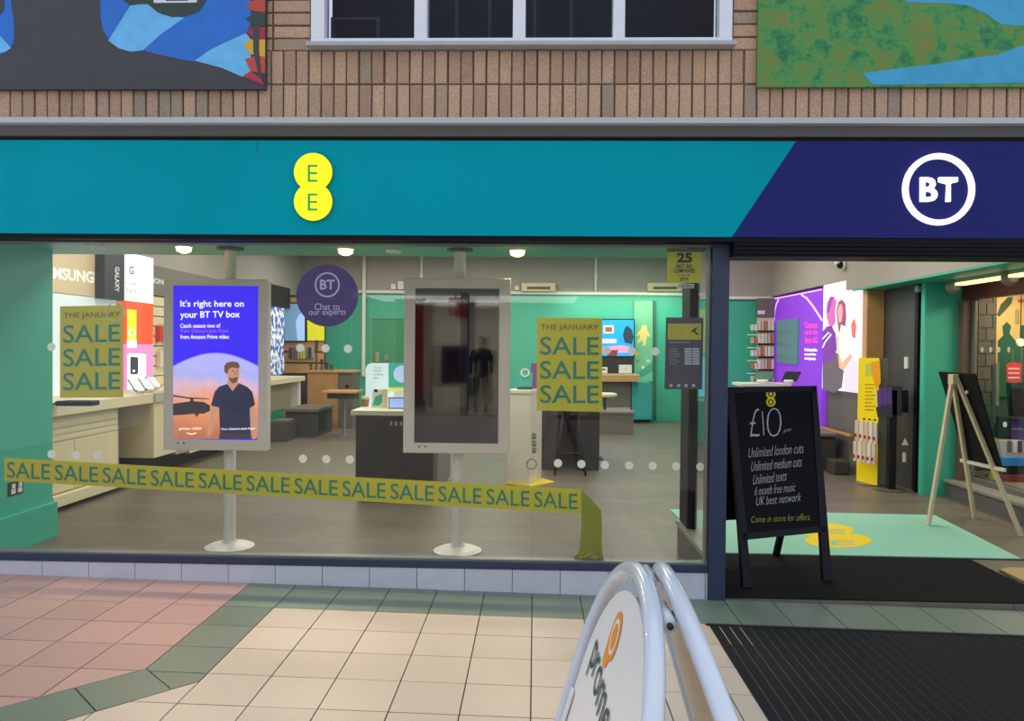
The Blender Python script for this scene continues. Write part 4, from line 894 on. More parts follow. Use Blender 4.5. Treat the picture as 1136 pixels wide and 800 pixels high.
dkd = thing('display_table', 'dark charcoal table behind the right sale poster', 'table', (.45, 5.4, FL))
box('table_top', .08, .86, 5.02, 6.0, .84, .90, mat('dark_top', (70, 64, 58), .4), dkd, .004); box('left_panel', .10, .30, 5.06, 5.95, FL, .839, dark_unit, dkd); box('right_panel', .56, .84, 5.06, 5.95, FL, .839, mat('black_panel', (38, 37, 38), .5), dkd); box('back_panel', .301, .559, 5.6, 5.65, FL, .839, mat('brown_panel', (70, 52, 36), .6), dkd)
sl2 = thing('bar_stool', 'dark splayed leg stool in front of the charcoal table', 'stool', (.55, 4.85, FL))
for dx in (-1, 1):
    for dy in (-1, 1): tube('leg', [(.45+dx*.19, 4.8+dy*.17, FL), (.45+dx*.08, 4.8+dy*.08, .78)], .014, black, sl2, 8)
lathe('seat', (.45, 4.8, .78), [(.15, 0), (.17, .02), (.165, .05)], mat('seat_black', (48, 46, 46), .5), sl2, 24); tube('foot_ring', [(.45+.15*math.cos(a_*math.pi/8), 4.8+.15*math.sin(a_*math.pi/8), .25) for a_ in range(16)], .009, black, sl2, 6, closed=True)
dc = thing('totem_column', 'slim dark upright post behind the charcoal table', 'post', (.92, 5.3, FL)); box('post', .80, .88, 6.1, 6.2, FL+.02, 1.45, mat('black_panel', (38, 37, 38), .5), dc); box('post_foot', .7, .98, 6.0, 6.3, FL, FL+.019, black, dc)

# ------------------------------------------------------------------ back wall fittings
bt2 = thing('television', 'large wall television showing a bright blue animated room at back', 'television', P(670, 395, 11.9))
Yb = YPl(11.93); solid('casing', rect(628, 353.8, 704.2, 396.2), Yb, .06, black, bt2); Yb = YPl(11.928); solid('screen', rect(629, 355, 703, 395), Yb, .002, mat('tv_cyan', (20, 150, 240), .3, emit=.8), bt2)
for nm, pts, c_ in (('picture_frame', rect(669.5, 361, 681, 370), (224, 190, 170)), ('picture_art', rect(671.5, 363, 679, 368), (140, 90, 70)), ('dark_tree', [(693, 380), (691, 372), (693, 364), (696, 361), (701, 366), (703, 374), (701, 382)], (30, 56, 70)), ('pale_sofa', rect(668, 376, 684, 381), (214, 190, 226)), ('table_shape', [(668, 385), (690, 383), (703, 386), (703, 391), (668, 392)], (224, 150, 190)), ('stool_shape', [(672, 389), (686, 388), (684, 395), (674, 395)], (120, 50, 60))):
    flat(nm, pts, Yb, mat('tvp_'+nm, c_, .4, emit=.6), bt2, .002 if nm != 'picture_art' else .004)
pn = thing('wall_panel', 'black panel under the large television', 'panel', P(670, 415, 11.95)); solid('board', rect(628, 396.6, 703.5, 416), YPl(11.95), .04, mat('panel_black', (36, 35, 38), .5), pn); solid('socket', rect(690, 408, 693, 411), YPl(11.945), .004, trim_white, pn)
sh = thing('wall_shelf', 'chunky light oak shelf below the large television', 'shelf', P(670, 423, 11.2)); solid('board', rect(630, 415.3, 709.5, 423.6), YPl(11.3), .6, wood, sh, .004); solid('edge_band', rect(630, 415.3, 709.5, 416.5), YPl(11.297), .003, cream, sh)
for i, (xa, xb, ya) in enumerate(((661, 674, 407.5), (687, 701, 405))):
    t = thing('router_box', ['low white box on the oak shelf, partly behind the poster', 'white box standing on the oak shelf'][i], 'box', P(xa, 415, 11.4), 'white boxes on the oak shelf'); solid('case', rect(xa, ya, xb, 414.4), YPl(11.4), .15, white_pl, t, .008)
    if i == 0: solid('slot', rect(xa+6, 409.3, xa+11, 410.6), YPl(11.397), .003, black, t)
    else: solid('lamp', circ((xa+xb)/2, 410, .6, n=8), YPl(11.397), .003, gtx, t)
cbn = thing('base_cabinet', 'grey base cabinet under the oak shelf at the back', 'cabinet', P(680, 455, 11.6)); solid('body', rect(630, 424.6, 699.5, 451.5), YPl(11.55), .4, grey_unit, cbn); solid('pale_plinth', rect(630, 452, 699.5, 456.5), YPl(11.54), .4, mat('plinth_pale', (188, 182, 166), .5), cbn); solid('kick', rect(630, 457, 699.5, 468), YPl(11.58), .3, dark_unit, cbn)
tc_ = thing('base_cabinet', 'turquoise base cabinet beside the grey one at the back', 'cabinet', P(711, 466, 11.5)); solid('body', rect(701, 424.6, 722.5, 465.5), YPl(11.5), .55, mat('turquoise', (44, 166, 166), .45), tc_); solid('kick', rect(700.5, 466, 722, 468.4), YPl(11.53), .5, black, tc_)
dp = thing('wall_graphic', 'pale green wall graphic with a yellow jumping figure sticker', 'graphic', P(713, 420, 12)); Yg = YPl(12.04)
solid('board', rect(703.5, 334, 724, 423.5), Yg, .05, mat('graphic_green', (120, 200, 160), .45), dp)
yf = mat('sticker_yellow', (232, 214, 130), .5, emit=.15)
flat('figure_sticker', [(711, 366), (712, 361), (715, 360.5), (718, 362), (717.5, 366), (721, 371), (720.5, 374), (718, 372), (717, 376), (716, 383), (713, 384), (713.5, 377), (711, 379), (707, 381), (706.5, 379), (710, 374), (709.5, 371), (707, 374), (706, 372), (709, 367)], Yg, yf, dp)
for x, y, r_, c_ in ((706, 393, 3, (230, 200, 60)), (707.5, 401, 2.2, (90, 180, 130)), (719, 400.5, 2, (220, 230, 220)), (713.5, 407.5, 1.8, (240, 240, 230))): flat('spot_sticker', circ(x, y, r_, n=14), Yg, mat('spot_%d' % c_[0], c_, .5), dp)
flat('stripe', [(703.5, 416), (724, 402), (724, 412), (703.5, 423)], Yg, mat('graphic_teal', (70, 170, 150), .45), dp)
struct(solid('trim_3', rect(725, 334, 728, 466), YPl(12.05), .04, mat('edge_dark', (50, 110, 90), .5)), 'dark green edge strip on the back wall', 'trim')
ws = thing('stool', 'white round stool in front of the grey cabinet', 'stool', (1.45, 10, FL)); q = P(671, 440, 10.1)
lathe('seat', (q.x, 10.1, .62), [(.2, 0), (.24, .02), (.24, .06), (.2, .08)], mat('seat_cream', (228, 214, 184), .5), ws, 24); lathe('stem', (q.x, 10.1, FL), [(.2, 0), (.2, .02), (.03, .04), (.03, .638)], dark_unit, ws, 18)
gb = thing('storage_bench', 'grey bench block in front of the back cabinets', 'bench', (1.6, 9.9, FL)); A_ = G(652, 479); B2 = G(698, 478)
box('body', A_.x, B2.x, 9.35, 9.7, FL, .36, grey_unit, gb); box('seat', A_.x-.02, B2.x+.02, 9.32, 9.73, .361, .40, mat('bench_top', (130, 126, 118), .5), gb)
# posters glimpsed through the return glass
tag(solid('poster', rect(768, 396, 788, 440), YPl(8.37), .01, mat('poster_cyan', (110, 200, 240), .5, emit=.25)), 'pale blue poster seen through the glazed return', 'poster')
tag(solid('poster', rect(772, 343, 790, 392), YPl(8.37), .01, mat('poster_lime', (190, 206, 120), .5)), 'yellow green poster above the pale blue one', 'poster')

# ================================================================== INTERIOR, right of the post
RW = XPl(4.095, -1)
pw_ = thing('wall_lightbox', 'tall purple lit wall panel with a screen and pink heading', 'lightbox', (4.1, 7, .3))
pw_ = box('panel', 4.03, 4.098, PX(912, 400, 4.03).y, 8.3, FL, 2.44, mat('lit_purple', (136, 60, 214), .5, emit=.55), pw_); RP = XPl(4.03, -1)
lw = emp('line_pink', (250, 190, 245), .9)
arc = [(859+2*math.sin(k/9*1.5), 362-k*3.2) for k in range(10)]
def ribbon(nm, pts, w, pl, m, par, off=.002):
    L, R_ = [], []
    for i, p in enumerate(pts):
        a = pts[max(0, i-1)]; c = pts[min(len(pts)-1, i+1)]; dx, dy = c[0]-a[0], c[1]-a[1]; l = math.hypot(dx, dy)
        L.append((p[0]-dy/l*w/2, p[1]+dx/l*w/2)); R_.append((p[0]+dy/l*w/2, p[1]-dx/l*w/2))
    n = len(pts); vs = [pl(x, y, off) for x, y in L+R_]
    return mesh(nm, vs, [(i, i+1, n+i+1, n+i) for i in range(n-1)], m, par)
ribbon('arc_line', [(858.8, 356), (859.5, 346), (861, 338), (864, 331.5)], 1.2, RP, lw, pw_); ribbon('arc_line', [(889, 327), (895, 331), (902, 340), (908, 349), (912, 356)], 2.0, RP, lw, pw_); ribbon('edge_line', [(859, 331.5), (912, 321.2)], 1.2, RP, lw, pw_)
scr = solid('screen', [(861, 356), (885, 353.5), (884, 404.5), (861.5, 402)], XPl(4.0, -1), .03, mat('wall_screen', (92, 140, 150), .3, emit=.2), pw_)
pk = emp('pink_ink', (255, 70, 170), .8)
for k, s_ in enumerate(('Connect', 'up to the', 'best 4G')): text(s_, (893, 364+k*8.3), (907, 364.3+k*8.4), 7, RP, pk, pw_, .004, bold=.03)
for k, s_ in enumerate(('Unbeatable', 'speed for', 'everyone')): text(s_, (892.5, 389.5+k*5.2), (906.5-k*1, 390+k*5.2), 3.2, RP, wE, pw_, .004, bold=.05)
ph = thing('wall_lightbox', 'bright lit photograph of two people embracing on right wall', 'lightbox', (4.1, 5.5, 1))
y0, y1 = PX(951, 400, 4.03).y, PX(912.5, 400, 4.03).y
ph = box('panel', 4.03, 4.098, y0, y1, 1.03, 2.47, mat('lit_photo_white', (255, 250, 255), .5, emit=.95), ph)
pr_ = lambda nm, pts, c_, off=.002, e_=.6: flat(nm, pts, RP, emp('photo_%d_%d_%d' % c_, c_, e_), ph, off)
pr_('dark_skirt', [(912.5, 400), (920, 388), (930, 392), (936, 412), (934, 430), (925, 436), (912.5, 432)], (104, 92, 104))
pr_('purple_top', [(912.5, 368), (917, 362), (923, 362), (927, 370), (928.5, 388), (924, 398), (912.5, 404)], (120, 60, 160), .003)
pr_('man_head', [(917, 352), (918, 338), (921, 331), (925, 329.5), (928, 334), (926.5, 346), (927, 358), (921, 366)], (206, 100, 176), .003)
pr_('man_hair', [(916.5, 349), (917.5, 336), (921, 329), (926, 329), (923, 334), (920.5, 345)], (150, 70, 180), .0035)
pr_('woman_hair', [(927.5, 345), (930, 335), (934, 332), (938, 337), (939, 352), (937, 368), (933, 378), (930, 366)], (150, 80, 110), .003)
pr_('woman_face', [(929, 345), (931, 338), (934, 337.5), (935, 346), (933.5, 357), (930.5, 358)], (240, 160, 170), .005)
pr_('woman_arm', [(927.5, 372), (930.5, 374), (931, 392), (934, 402), (944, 392), (946, 396), (936, 411), (931, 408)], (238, 170, 150), .005)
pr_('woman_dress', [(931, 372), (933, 360), (937, 362), (944, 368), (946, 390), (938, 404), (932, 392)], (250, 226, 224), .0045)
pr_('white_trousers', [(936, 412), (945, 398), (951, 402), (951, 436), (937, 434)], (226, 206, 236), .003)
pr_('red_flower', [(944, 360), (948, 352), (950, 362), (949, 376), (945, 374)], (224, 110, 100), .003)
ribbon('white_zigzag', [(912.5, 376), (919, 369), (922, 371), (915, 380), (912.5, 386)], 1.2, RP, emp('zig_white', (240, 240, 255), .9), ph, .006)
wbn = thing('storage_bench', 'grey wall bench with wood back edge under the lit photo', 'bench', (3.8, 5.6, FL))
box('seat', 3.33, 3.97, 5.34, 6.0, .43, .47, mat('bench_top', (130, 126, 118), .5), wbn, .004); box('body', 3.36, 3.97, 5.38, 6.0, FL, .429, mat('bench_dark', (70, 68, 66), .5), wbn); box('wood_edge', 3.98, 4.02, 4.95, 6.6, .471, .50, wood, wbn)
stb = tag(box('step_box', 3.80, 4.0, 4.98, 5.25, FL, .16, mat('bench_dark', (70, 68, 66), .5), None, .02), 'small dark step box beside the yellow stand', 'box')
ap = thing('slat_display', 'narrow accessory stand hung with small white packs beside purple panel', 'display', (3.9, 8, FL)); Ya = YPl(8.15)
solid('back_board', rect(841, 336, 859, 430), Ya, .08, cream, ap); solid('header', rect(840.5, 331, 859.5, 352), YPl(8.13), .1, grey_unit, ap); solid('header_text', rect(840.5, 344.5, 848.5, 348.5), YPl(8.127), .004, trim_white, ap)
for r in range(5):
    y = 356+r*14.3
    solid('dark_rail', rect(841, y+11, 859, y+12.6), YPl(8.13), .02, dark_unit, ap)
    solid('side_hook', rect(829, y+15, 841, y+16), YPl(8.1), .01, trim_white, ap)
    for k in range(7):
        x = 833.5+k*3.7
        c_ = [(232, 220, 200), (206, 190, 170), (240, 232, 220), (200, 120, 100), (220, 210, 196)][(k*2+r) % 5]
        solid('accessory_pack', rect(x, y+(0 if k > 1 else 4), x+2.9, y+10.5), YPl(8.06), .05, mat('white_pack_%d' % c_[1], c_, .5), ap)
wt = thing('display_counter', 'white counter with tilted tablets behind the chalkboard', 'counter', (3.2, 5.8, FL)); Yw = 6.05
x0, x1 = P(822, 430, Yw).x, P(878, 430, Yw).x
box('worktop', x0, x1, Yw, Yw+.5, 1.045, 1.085, white_pl, wt, .004); box('body', x0+.05, x1-.05, Yw+.05, Yw+.45, FL, 1.044, white_pl, wt)
tablet('tilted tablet with green screen behind the chalkboard', 846, 428, Yw+.05, .26, .2, .95, mat('tab_green', (70, 110, 96), .2, emit=.1), 'tablet', 'tablet', -.5); tablet('tilted phone with dark screen behind the chalkboard', 875, 428, Yw+.1, .22, .2, .9, scrB, 'display_phone', 'phone', -.7)
sc_ = thing('security_camera', 'white dome security camera on the grey bulkhead', 'camera', PX(936, 293, 4.0)); q = PX(936, 294, 3.99)
tube('mount', [(4.0, q.y, q.z), (3.96, q.y, q.z)], .07, white_pl, sc_, 20); tube('dome', [(3.959, q.y, q.z), (3.93, q.y-.02, q.z-.005), (3.90, q.y-.04, q.z-.01)], [.05, .045, .02], black, sc_, 16); tube('visor', [(3.955, q.y+.02, q.z+.02), (3.89, q.y-.02, q.z+.025)], .035, white_pl, sc_, 12)
ys = thing('promo_totem', 'yellow freestanding promo totem with hanging white packs', 'totem', G(962, 533))
tA, tB = G(950, 535), G(973, 540.5); zt2 = 1.475
fr_ = VPl(Vector((tA.x, tA.y, 0)), Vector((tB.x, tB.y, 0)), Vector((tA.x, tA.y, 1)))
yel = mat('totem_yellow', (240, 214, 10), .5, emit=.12)
yfc = prism('yellow_face', [(tA.x, tA.y, FL+.02), (tB.x, tB.y, FL+.02), (tB.x, tB.y, zt2), (tA.x, tA.y, zt2)], fr_.n*-.015, yel, ys)
sv = Vector((.13, .06, 0)); prism('grey_side', [(tB.x, tB.y, FL+.02), (tB.x+.12, tB.y+.03, FL+.02), (tB.x+.12, tB.y+.03, zt2), (tB.x, tB.y, zt2)], (.0, .03, 0), mat('totem_grey', (150, 142, 128), .5), ys)
lathe('foot', ((tA.x+tB.x)/2+.05, (tA.y+tB.y)/2+.03, FL), [(.17, 0), (.17, .015), (.15, .02)], grey_unit, ys, 24)
flat('flower_print', [(966, 402), (976, 400), (977, 425), (972, 432), (968, 418)], fr_, mat('print_orange', (244, 170, 20), .5), yfc, .003); flat('pale_print', [(960, 404), (966, 403), (967, 416), (960, 418)], fr_, mat('print_lime', (200, 210, 90), .5), yfc, .003)
for k in range(8): flat('print_line', rect(959.5, 426+k*4, 971-(k % 3)*2, 427.3+k*4), fr_, mat('print_dark_yellow', (196, 160, 10), .5), yfc, .003)
hd = fr_.n
for r in range(2):
    for k in range(5):
        x = 950+k*5.1-r*2; y = 466+r*23+k*.8; q = fr_(x, y, .05+.05*r)
        e1 = (fr_(x+4, y, .05+.05*r)-q); pk_ = prism('accessory_pack', [q, q+e1, q+e1-Vector((0, 0, .24)), q-Vector((0, 0, .24))], hd*.02, mat('pack_white' if k % 2 else 'pack_cream', (232, 226, 214) if k % 2 else (216, 200, 184), .5), ys, .002)
        q2 = q+e1*.5; prism('pack_band', [q2+Vector((-.02, 0, -.16)), q2+Vector((.02, 0, -.16)), q2+Vector((.02, 0, -.20)), q2+Vector((-.02, 0, -.20))], hd*.023, mat('pack_red', (186, 50, 44), .5), pk_)
for k in range(3): flat('hook_slot', rect(957+k*6, 464+k*.6, 960+k*6, 465.6+k*.6), fr_, black, ys, .003)
bd_ = thing('leaflet_dispenser', 'black leaflet dispenser post with purple booklets beside the grey door', 'dispenser', G(990, 544)); q = G(987, 544)
lathe('foot', (q.x, q.y, FL), [(.17, 0), (.17, .012), (.05, .02)], mat('foot_grey', (90, 88, 84), .4), bd_, 28); box('post', q.x-.03, q.x+.05, q.y-.04, q.y+.04, FL+.02, 1.12, black, bd_, .004)
YD = q.y-.06
solid('holder', rect(984, 429, 1001, 461), YPl(YD+.02), .14, mat('holder_black', (34, 34, 38), .3), bd_, .004); solid('holder', rect(996, 433, 1008, 458), YPl(YD+.1), .1, mat('holder_dark', (52, 50, 62), .3), bd_, .004)
for k in range(3): solid('booklet', [(973.5+k*5.5, 433-k), (978.5+k*5.5, 431.5-k), (979+k*5.5, 457-k), (974.5+k*5.5, 459-k)], YPl(YD-.01), .02, mat('booklet_purple', (104, 70, 160), .4), bd_, .002)
solid('holder_front', [(972, 452), (990, 448), (990, 463), (974, 463)], YPl(YD-.03), .01, mat('holder_dark', (52, 50, 62), .3), bd_)

# ================================================================== ENTRANCE floor mats
blk = mat('mat_black', (30, 29, 29), .95, noise=(300, .25), bump=.3, spec=.1)
bmz = gz(1.2)-.0005
em = tag(box('door_mat', 1.21, 3.3, .03, 1.045, FL+.0005, FL+.008, blk), 'black coir mat inside the shop entrance', 'mat')
tm = thing('welcome_mat', 'pale teal entrance rug with a yellow printed logo', 'rug', (2.6, 1.8, FL))
tmm = mat('rug_teal', (142, 200, 178), .95, noise=(120, .06), bump=.2)
A_, B_, D_ = G(745, 566), G(1040, 573), G(1136, 618)
prism('rug', [(1.39, 1.09, FL+.001), (3.70, 1.07, FL+.001), (3.84, 2.60, FL+.001), (1.33, 2.68, FL+.001)], (0, 0, .010), tmm, tm, .002)
prism('rubber_edge', [(1.37, 1.07, FL+.0005), (3.72, 1.05, FL+.0005), (3.74, 1.075, FL+.0005), (1.37, 1.095, FL+.0005)], (0, 0, .0065), mat('rubber_dark', (40, 60, 54), .8), tm)
rz = ZPl(FL+.011); yel2 = mat('rug_yellow', (236, 206, 40), .95)
def gcirc(cx, cy, rx, ry, n=30): return circ(cx, cy, rx, ry, n)
flat('logo_circle', gcirc(914, 588, 33, 7.2), rz, yel2, tm, .0008); flat('logo_circle', gcirc(930, 599.5, 37, 8.2), rz, yel2, tm, .0012)
text('E', (914, 592), (938, 592), 5, rz, tmm, tm, .0022); text('E', (922, 604.5), (948, 604.5), 5, rz, tmm, tm, .0022)
rm = thing('floor_plate', 'tan rounded mat edge with dark rim at the far right', 'mat', G(1125, 637)); 
prism('tan_top', [G(x, y)+Vector((0, 0, .001)) for x, y in ((1110, 634), (1120, 631.5), (1150, 633), (1175, 645), (1150, 652), (1132, 645))], (0, 0, .014), mat('tan_mat', (176, 150, 96), .8), rm); prism('dark_rim', [G(x, y) for x, y in ((1108, 634), (1120, 630.8), (1150, 632), (1180, 645), (1150, 655), (1130, 647.5))], (0, 0, .008), black, rm)
# ribbed mall mat on the pavement
rmt = thing('entrance_mat', 'large black ribbed entrance mat set into the pavement', 'mat', (2, -1.2, gz(2)))
def sl(x0, x1, y0, y1, h0, h1, nm, m): prism(nm, [(x0, y0, gz(x0)+h0), (x1, y0, gz(x1)+h0), (x1, y1, gz(x1)+h0), (x0, y1, gz(x0)+h0)], (0, 0, h1-h0), m, rmt)
rb_ = mat('rib_black', (28, 29, 31), .85, noise=(200, .2), spec=.2); jt = mat('rib_joint', (84, 86, 88), .6, 0)
sl(1.0, 4.4, -3.4, -.475, -.009, .0005, 'mat_base', jt)
sl(.985, 4.4, -.475, -.455, -.009, .009, 'mat_edge', mat('edge_rubber', (30, 30, 32), .7))
PITM = .0575
for k in range(58):
    x = 1.0+k*PITM; sl(x+.0035, x+PITM-.0035, -3.4, -.478, .0006, .0035, 'mat_rib', rb_)

# ================================================================== CHALKBOARD A-board
ab = thing('chalkboard_sign', 'black chalkboard A-board with a handwritten price at the shop entrance', 'chalkboard', (1.75, .6, FL))
fL, fR = G(826, 653, FL+.009), G(918, 645, FL+.009)
tY = .66
TLp, TRp = P(810, 430.5, tY-.03), P(906, 428.5, tY+.10)
cb_pl = VPl(fL, fR, (TLp+TRp)/2)
A1 = lambda x, y, off=0: cb_pl(x, y, off)
bk = -cb_pl.n
cbd = solid('board', [(810.5, 430.5), (905, 428.8), (917, 590), (823.5, 599.5)], cb_pl, .018, chalk_black, ab, .003)
def rail(nm, pts): prism(nm, [A1(x, y, .006) for x, y in pts], bk*.03, mat('chalk_frame', (16, 17, 26), .5, spec=.2), ab)
rail('leg', [(808.5, 430), (814, 430), (834.2, 651.3), (824.8, 652)]); rail('leg', [(900, 428.5), (906, 428.3), (923.3, 642.5), (913.9, 643.8)]); rail('top_rail', [(808.5, 429.5), (906, 428), (906.5, 434), (809, 436)]); rail('bottom_rail', [(823, 592), (917, 583), (917.5, 590), (824, 599.5)])
apx = (TLp+TRp)/2
bLg, bRg = G(866, 617)+Vector((0, 0, 0)), None
bf1, bf2 = Vector((1.30, 1.02, FL)), G(861, 617)
t_a = A1(812, 434, -.02); t_b = A1(902, 432, -.02)
wd = (fR-fL); bf2 = fL+wd*1.0+Vector((-.15, .72, 0)); bf1 = fL+Vector((-.15, .72, 0)) 
bf2 = G(861, 616, FL+.012); bf1 = bf2-wd*.95
for a, c in ((t_a, bf1), (t_b, bf2)): bar('back_leg', a, c, .045, .03, chalk_black, ab, wd.normalized())
bpl = [t_a, t_b, t_b+(bf2-t_b)*.76, t_a+(bf1-t_a)*.76]; prism('back_board', bpl, (0, .012, 0), chalk_black, ab)
chalk = mat('chalk_white', (176, 178, 184), .9); chy = mat('chalk_yellow', (170, 156, 60), .9)
solid('logo_disc', eight(855.2, 437.2, 446, 5.2), cb_pl, .001, mat('logo_yellow_paint', (216, 206, 30), .7), cbd, off=.002)
ring('logo_hole', 855.2, 437, 3.2, 1.1, cb_pl, chalk_black, cbd, .0035, n=16); ring('logo_hole', 855.2, 446.2, 3.2, 1.1, cb_pl, chalk_black, cbd, .0035, n=16)
def script(s_, x, y, x2, y2, h_, m=chalk): text(s_, (x, y), (x2, y2), h_, cb_pl, m, cbd, .0015, bold=-.012, lean=.12)
text('£', (832, 485), (843, 484), 31, cb_pl, chalk, cbd, .0015, bold=-.022); flat('lettering', [(845.2, 456.5), (846.2, 456.3), (848, 483), (847, 483.2)], cb_pl, chalk, cbd, .002); text('0', (850.5, 485), (867, 484), 32, cb_pl, chalk, cbd, .0015, bold=-.03)
script('pm', 869.5, 481, 877, 479.5, 4)
script('Unlimited london cuts', 830, 508, 891, 502.5, 11); script('Unlimited medium cuts', 833, 523, 889, 517.5, 11); script('Unlimited texts', 835, 538, 872, 533, 11); script('6 month free music', 837, 550, 882, 545, 10); script('UK best network', 838.5, 561, 888, 556, 9.5); script('Come in store for offers', 833, 580, 898, 577, 7, chy)

# ================================================================== EASEL with a chalkboard seen from behind
es = thing('easel_board', 'pale wooden tripod easel holding a black board, seen from behind', 'easel', (3.95, 2.2, FL))
lw_ = mat('pale_pine', (206, 190, 158), .55, noise=(14, .06)); e1, e2, e3 = G(1030, 581.5, FL+.024), G(1081, 575), G(1133, 595)
top = P(1058.5, 419, 2.2)
pl3 = VPl(e2+Vector((0, 0, 0)), e3, top)
def legb(nm, foot, head, w=.042, d=.026): bar(nm, head, foot, w, d, lw_, es, (0, 1, 0))
legb('leg', e1, top+Vector((-.02, 0, -.05))); legb('leg', e2, top+Vector((.0, .03, .0))); legb('leg', e3, top+Vector((.0, -.02, .02)))
bn_ = pl3.n
solid('black_board', [(1041, 412.6), (1081, 415), (1111, 520.5), (1071, 510.8)], pl3, .015, mat('board_black', (18, 17, 20), .6, spec=.2), es, .002, off=-.03)
a_, c_ = pl3(1066, 510.8, -.005), pl3(1115, 521.8, -.005); bar('ledge', a_, c_, .03, .02, mat('ledge_pale', (216, 206, 186), .5), es, (0, 0, 1))
box('head_block', top.x-.03, top.x+.02, top.y-.04, top.y+.05, top.z-.06, top.z+.03, lw_, es, .004)
for s in (.1,): lathe('knob', (top.x+.05, top.y-.12, top.z-.14), [(.008, 0), (.014, .008), (.01, .03)], mat('ledge_pale', (216, 206, 186), .5), es, 12)

# ================================================================== FOREGROUND swing sign
sg = thing('pavement_sign', 'white tubular pavement sign with orange logo in the foreground', 'sign', (.25, -3.3, gz(.25)))
wt_ = mat('sign_enamel', (206, 214, 228), .22, noise=(5, .02), coat=.5)
def hoop(nm, cx, cy, phi, lean, W, a, H, sgn, taper=-.02):
    u = Vector((math.cos(phi), math.sin(phi), 0)); nrm = Vector((-math.sin(phi), math.cos(phi), 0))*sgn
    v = Vector((0, 0, -1))*math.cos(lean)+nrm*math.sin(lean); Cn = Vector((cx, cy, H))
    L = (H-gz(cx)-.01)/math.cos(lean)-a
    at = lambda s, t: Cn+u*s+v*t
    pts = [at(-W/2-taper*k/6, a+L*k/6) for k in range(6, 0, -1)] + [at(-W/2*math.cos(math.pi*i/36), a*(1-math.sin(math.pi*i/36))) for i in range(37)] + [at(W/2+taper*k/6, a+L*k/6) for k in range(1, 7)]
    tube(nm, pts, .018, wt_, sg, 20)
    return at, v, u, nrm, L
at1, v1, u1, n1, L1 = hoop('front_hoop', .22, -3.319, 1.553, .284, .977, .355, 1.086, 1)
at2, v2, u2_, n2, L2 = hoop('rear_hoop', .272, -3.319, 1.553, .284, .977, .355, 1.086, -1)
def panel(nm, at, W, a, z0, m, back, par, th=.004, ins=.045):
    w = W/2-ins; aa = a-ins*.4
    pts = [at(-w*math.cos(math.pi*i/24), ins+aa*(1-math.sin(math.pi*i/24))) for i in range(25)] + [at(w, z0), at(-w, z0)]
    return prism(nm, pts, back*th, m, par)
pw1 = mat('sign_panel', (236, 234, 232), .35)
nn1 = u1.cross(v1); nn1 = nn1 if nn1.x < 0 else -nn1
fpn = panel('front_panel', at1, .977, .355, .95, pw1, -nn1, sg); nn2 = nn1.copy(); nn2.x = -nn2.x
panel('rear_panel', at2, .977, .355, .95, mat('sign_back', (214, 196, 176), .4), -nn2, sg)
fp = VPl(at1(0, 0), at1(.3, 0), at1(0, .3))
if fp.n.dot(nn1) < 0: fp.n = -fp.n
org = mat('logo_orange', (240, 150, 24), .4)
def on1(s, t, off=.003): return at1(s, t)+nn1*off
def shape1(nm, pts, m, off): return prism(nm, [on1(s, t, off) for s, t in pts], nn1*-.0006, m, fpn)
# logo: an orange P drop, drawn in the panel's own plane (s runs to the far end, so text runs far to near)
def ell(cs, ct, rs, rt_, n=32): return [(cs+rs*math.cos(2*math.pi*i/n), ct+rt_*math.sin(2*math.pi*i/n)) for i in range(n)]
shape1('logo_drop', ell(.125, .160, .056, .052), org, .002)
shape1('logo_tail', [(.181, .16), (.181, .215), (.172, .236), (.150, .24), (.125, .232), (.11, .205), (.12, .17)], org, .0022)
shape1('logo_gap', ell(.121, .160, .040, .038), pw1, .003); shape1('logo_core', ell(.119, .160, .027, .028), org, .004)
v_, f_ = text_mesh('promenades', .0); grn = mat('sign_green_ink', (26, 70, 66), .5)
mesh('lettering', [on1(.325-u*.74, .335-w*.12, .003) for u, w in v_], f_, grn, fpn)
for s, t_ in ((-.10, .03), (.14, .03)):
    a_, c_ = at1(s, t_), at2(s, t_); tube('hinge_bolt', [a_, c_], .010, steel, sg, 12)
    m_ = (a_+c_)/2; tube('hinge_barrel', [m_-u1*.05, m_+u1*.05], .013, wt_, sg, 14); tube('bolt_head', [m_-u1*.058, m_-u1*.05], .006, mat('dark_bolt', (60, 58, 56), .4, .6), sg, 10)
box('panel_catch', at2(-.1, .42).x-.03, at2(-.1, .42).x-.01, -3.5, -3.4, at2(-.1, .42).z-.04, at2(-.1, .42).z+.03, steel, sg, .004)
# corner glazing strips at the sides of the front panel
for s0, s1 in ((.40, .43),): prism('panel_strip', [on1(s0, .42, .004), on1(s1, .42, .004), on1(s1, 1.0, .004), on1(s0, 1.0, .004)], nn1*.006, white_pl, sg)

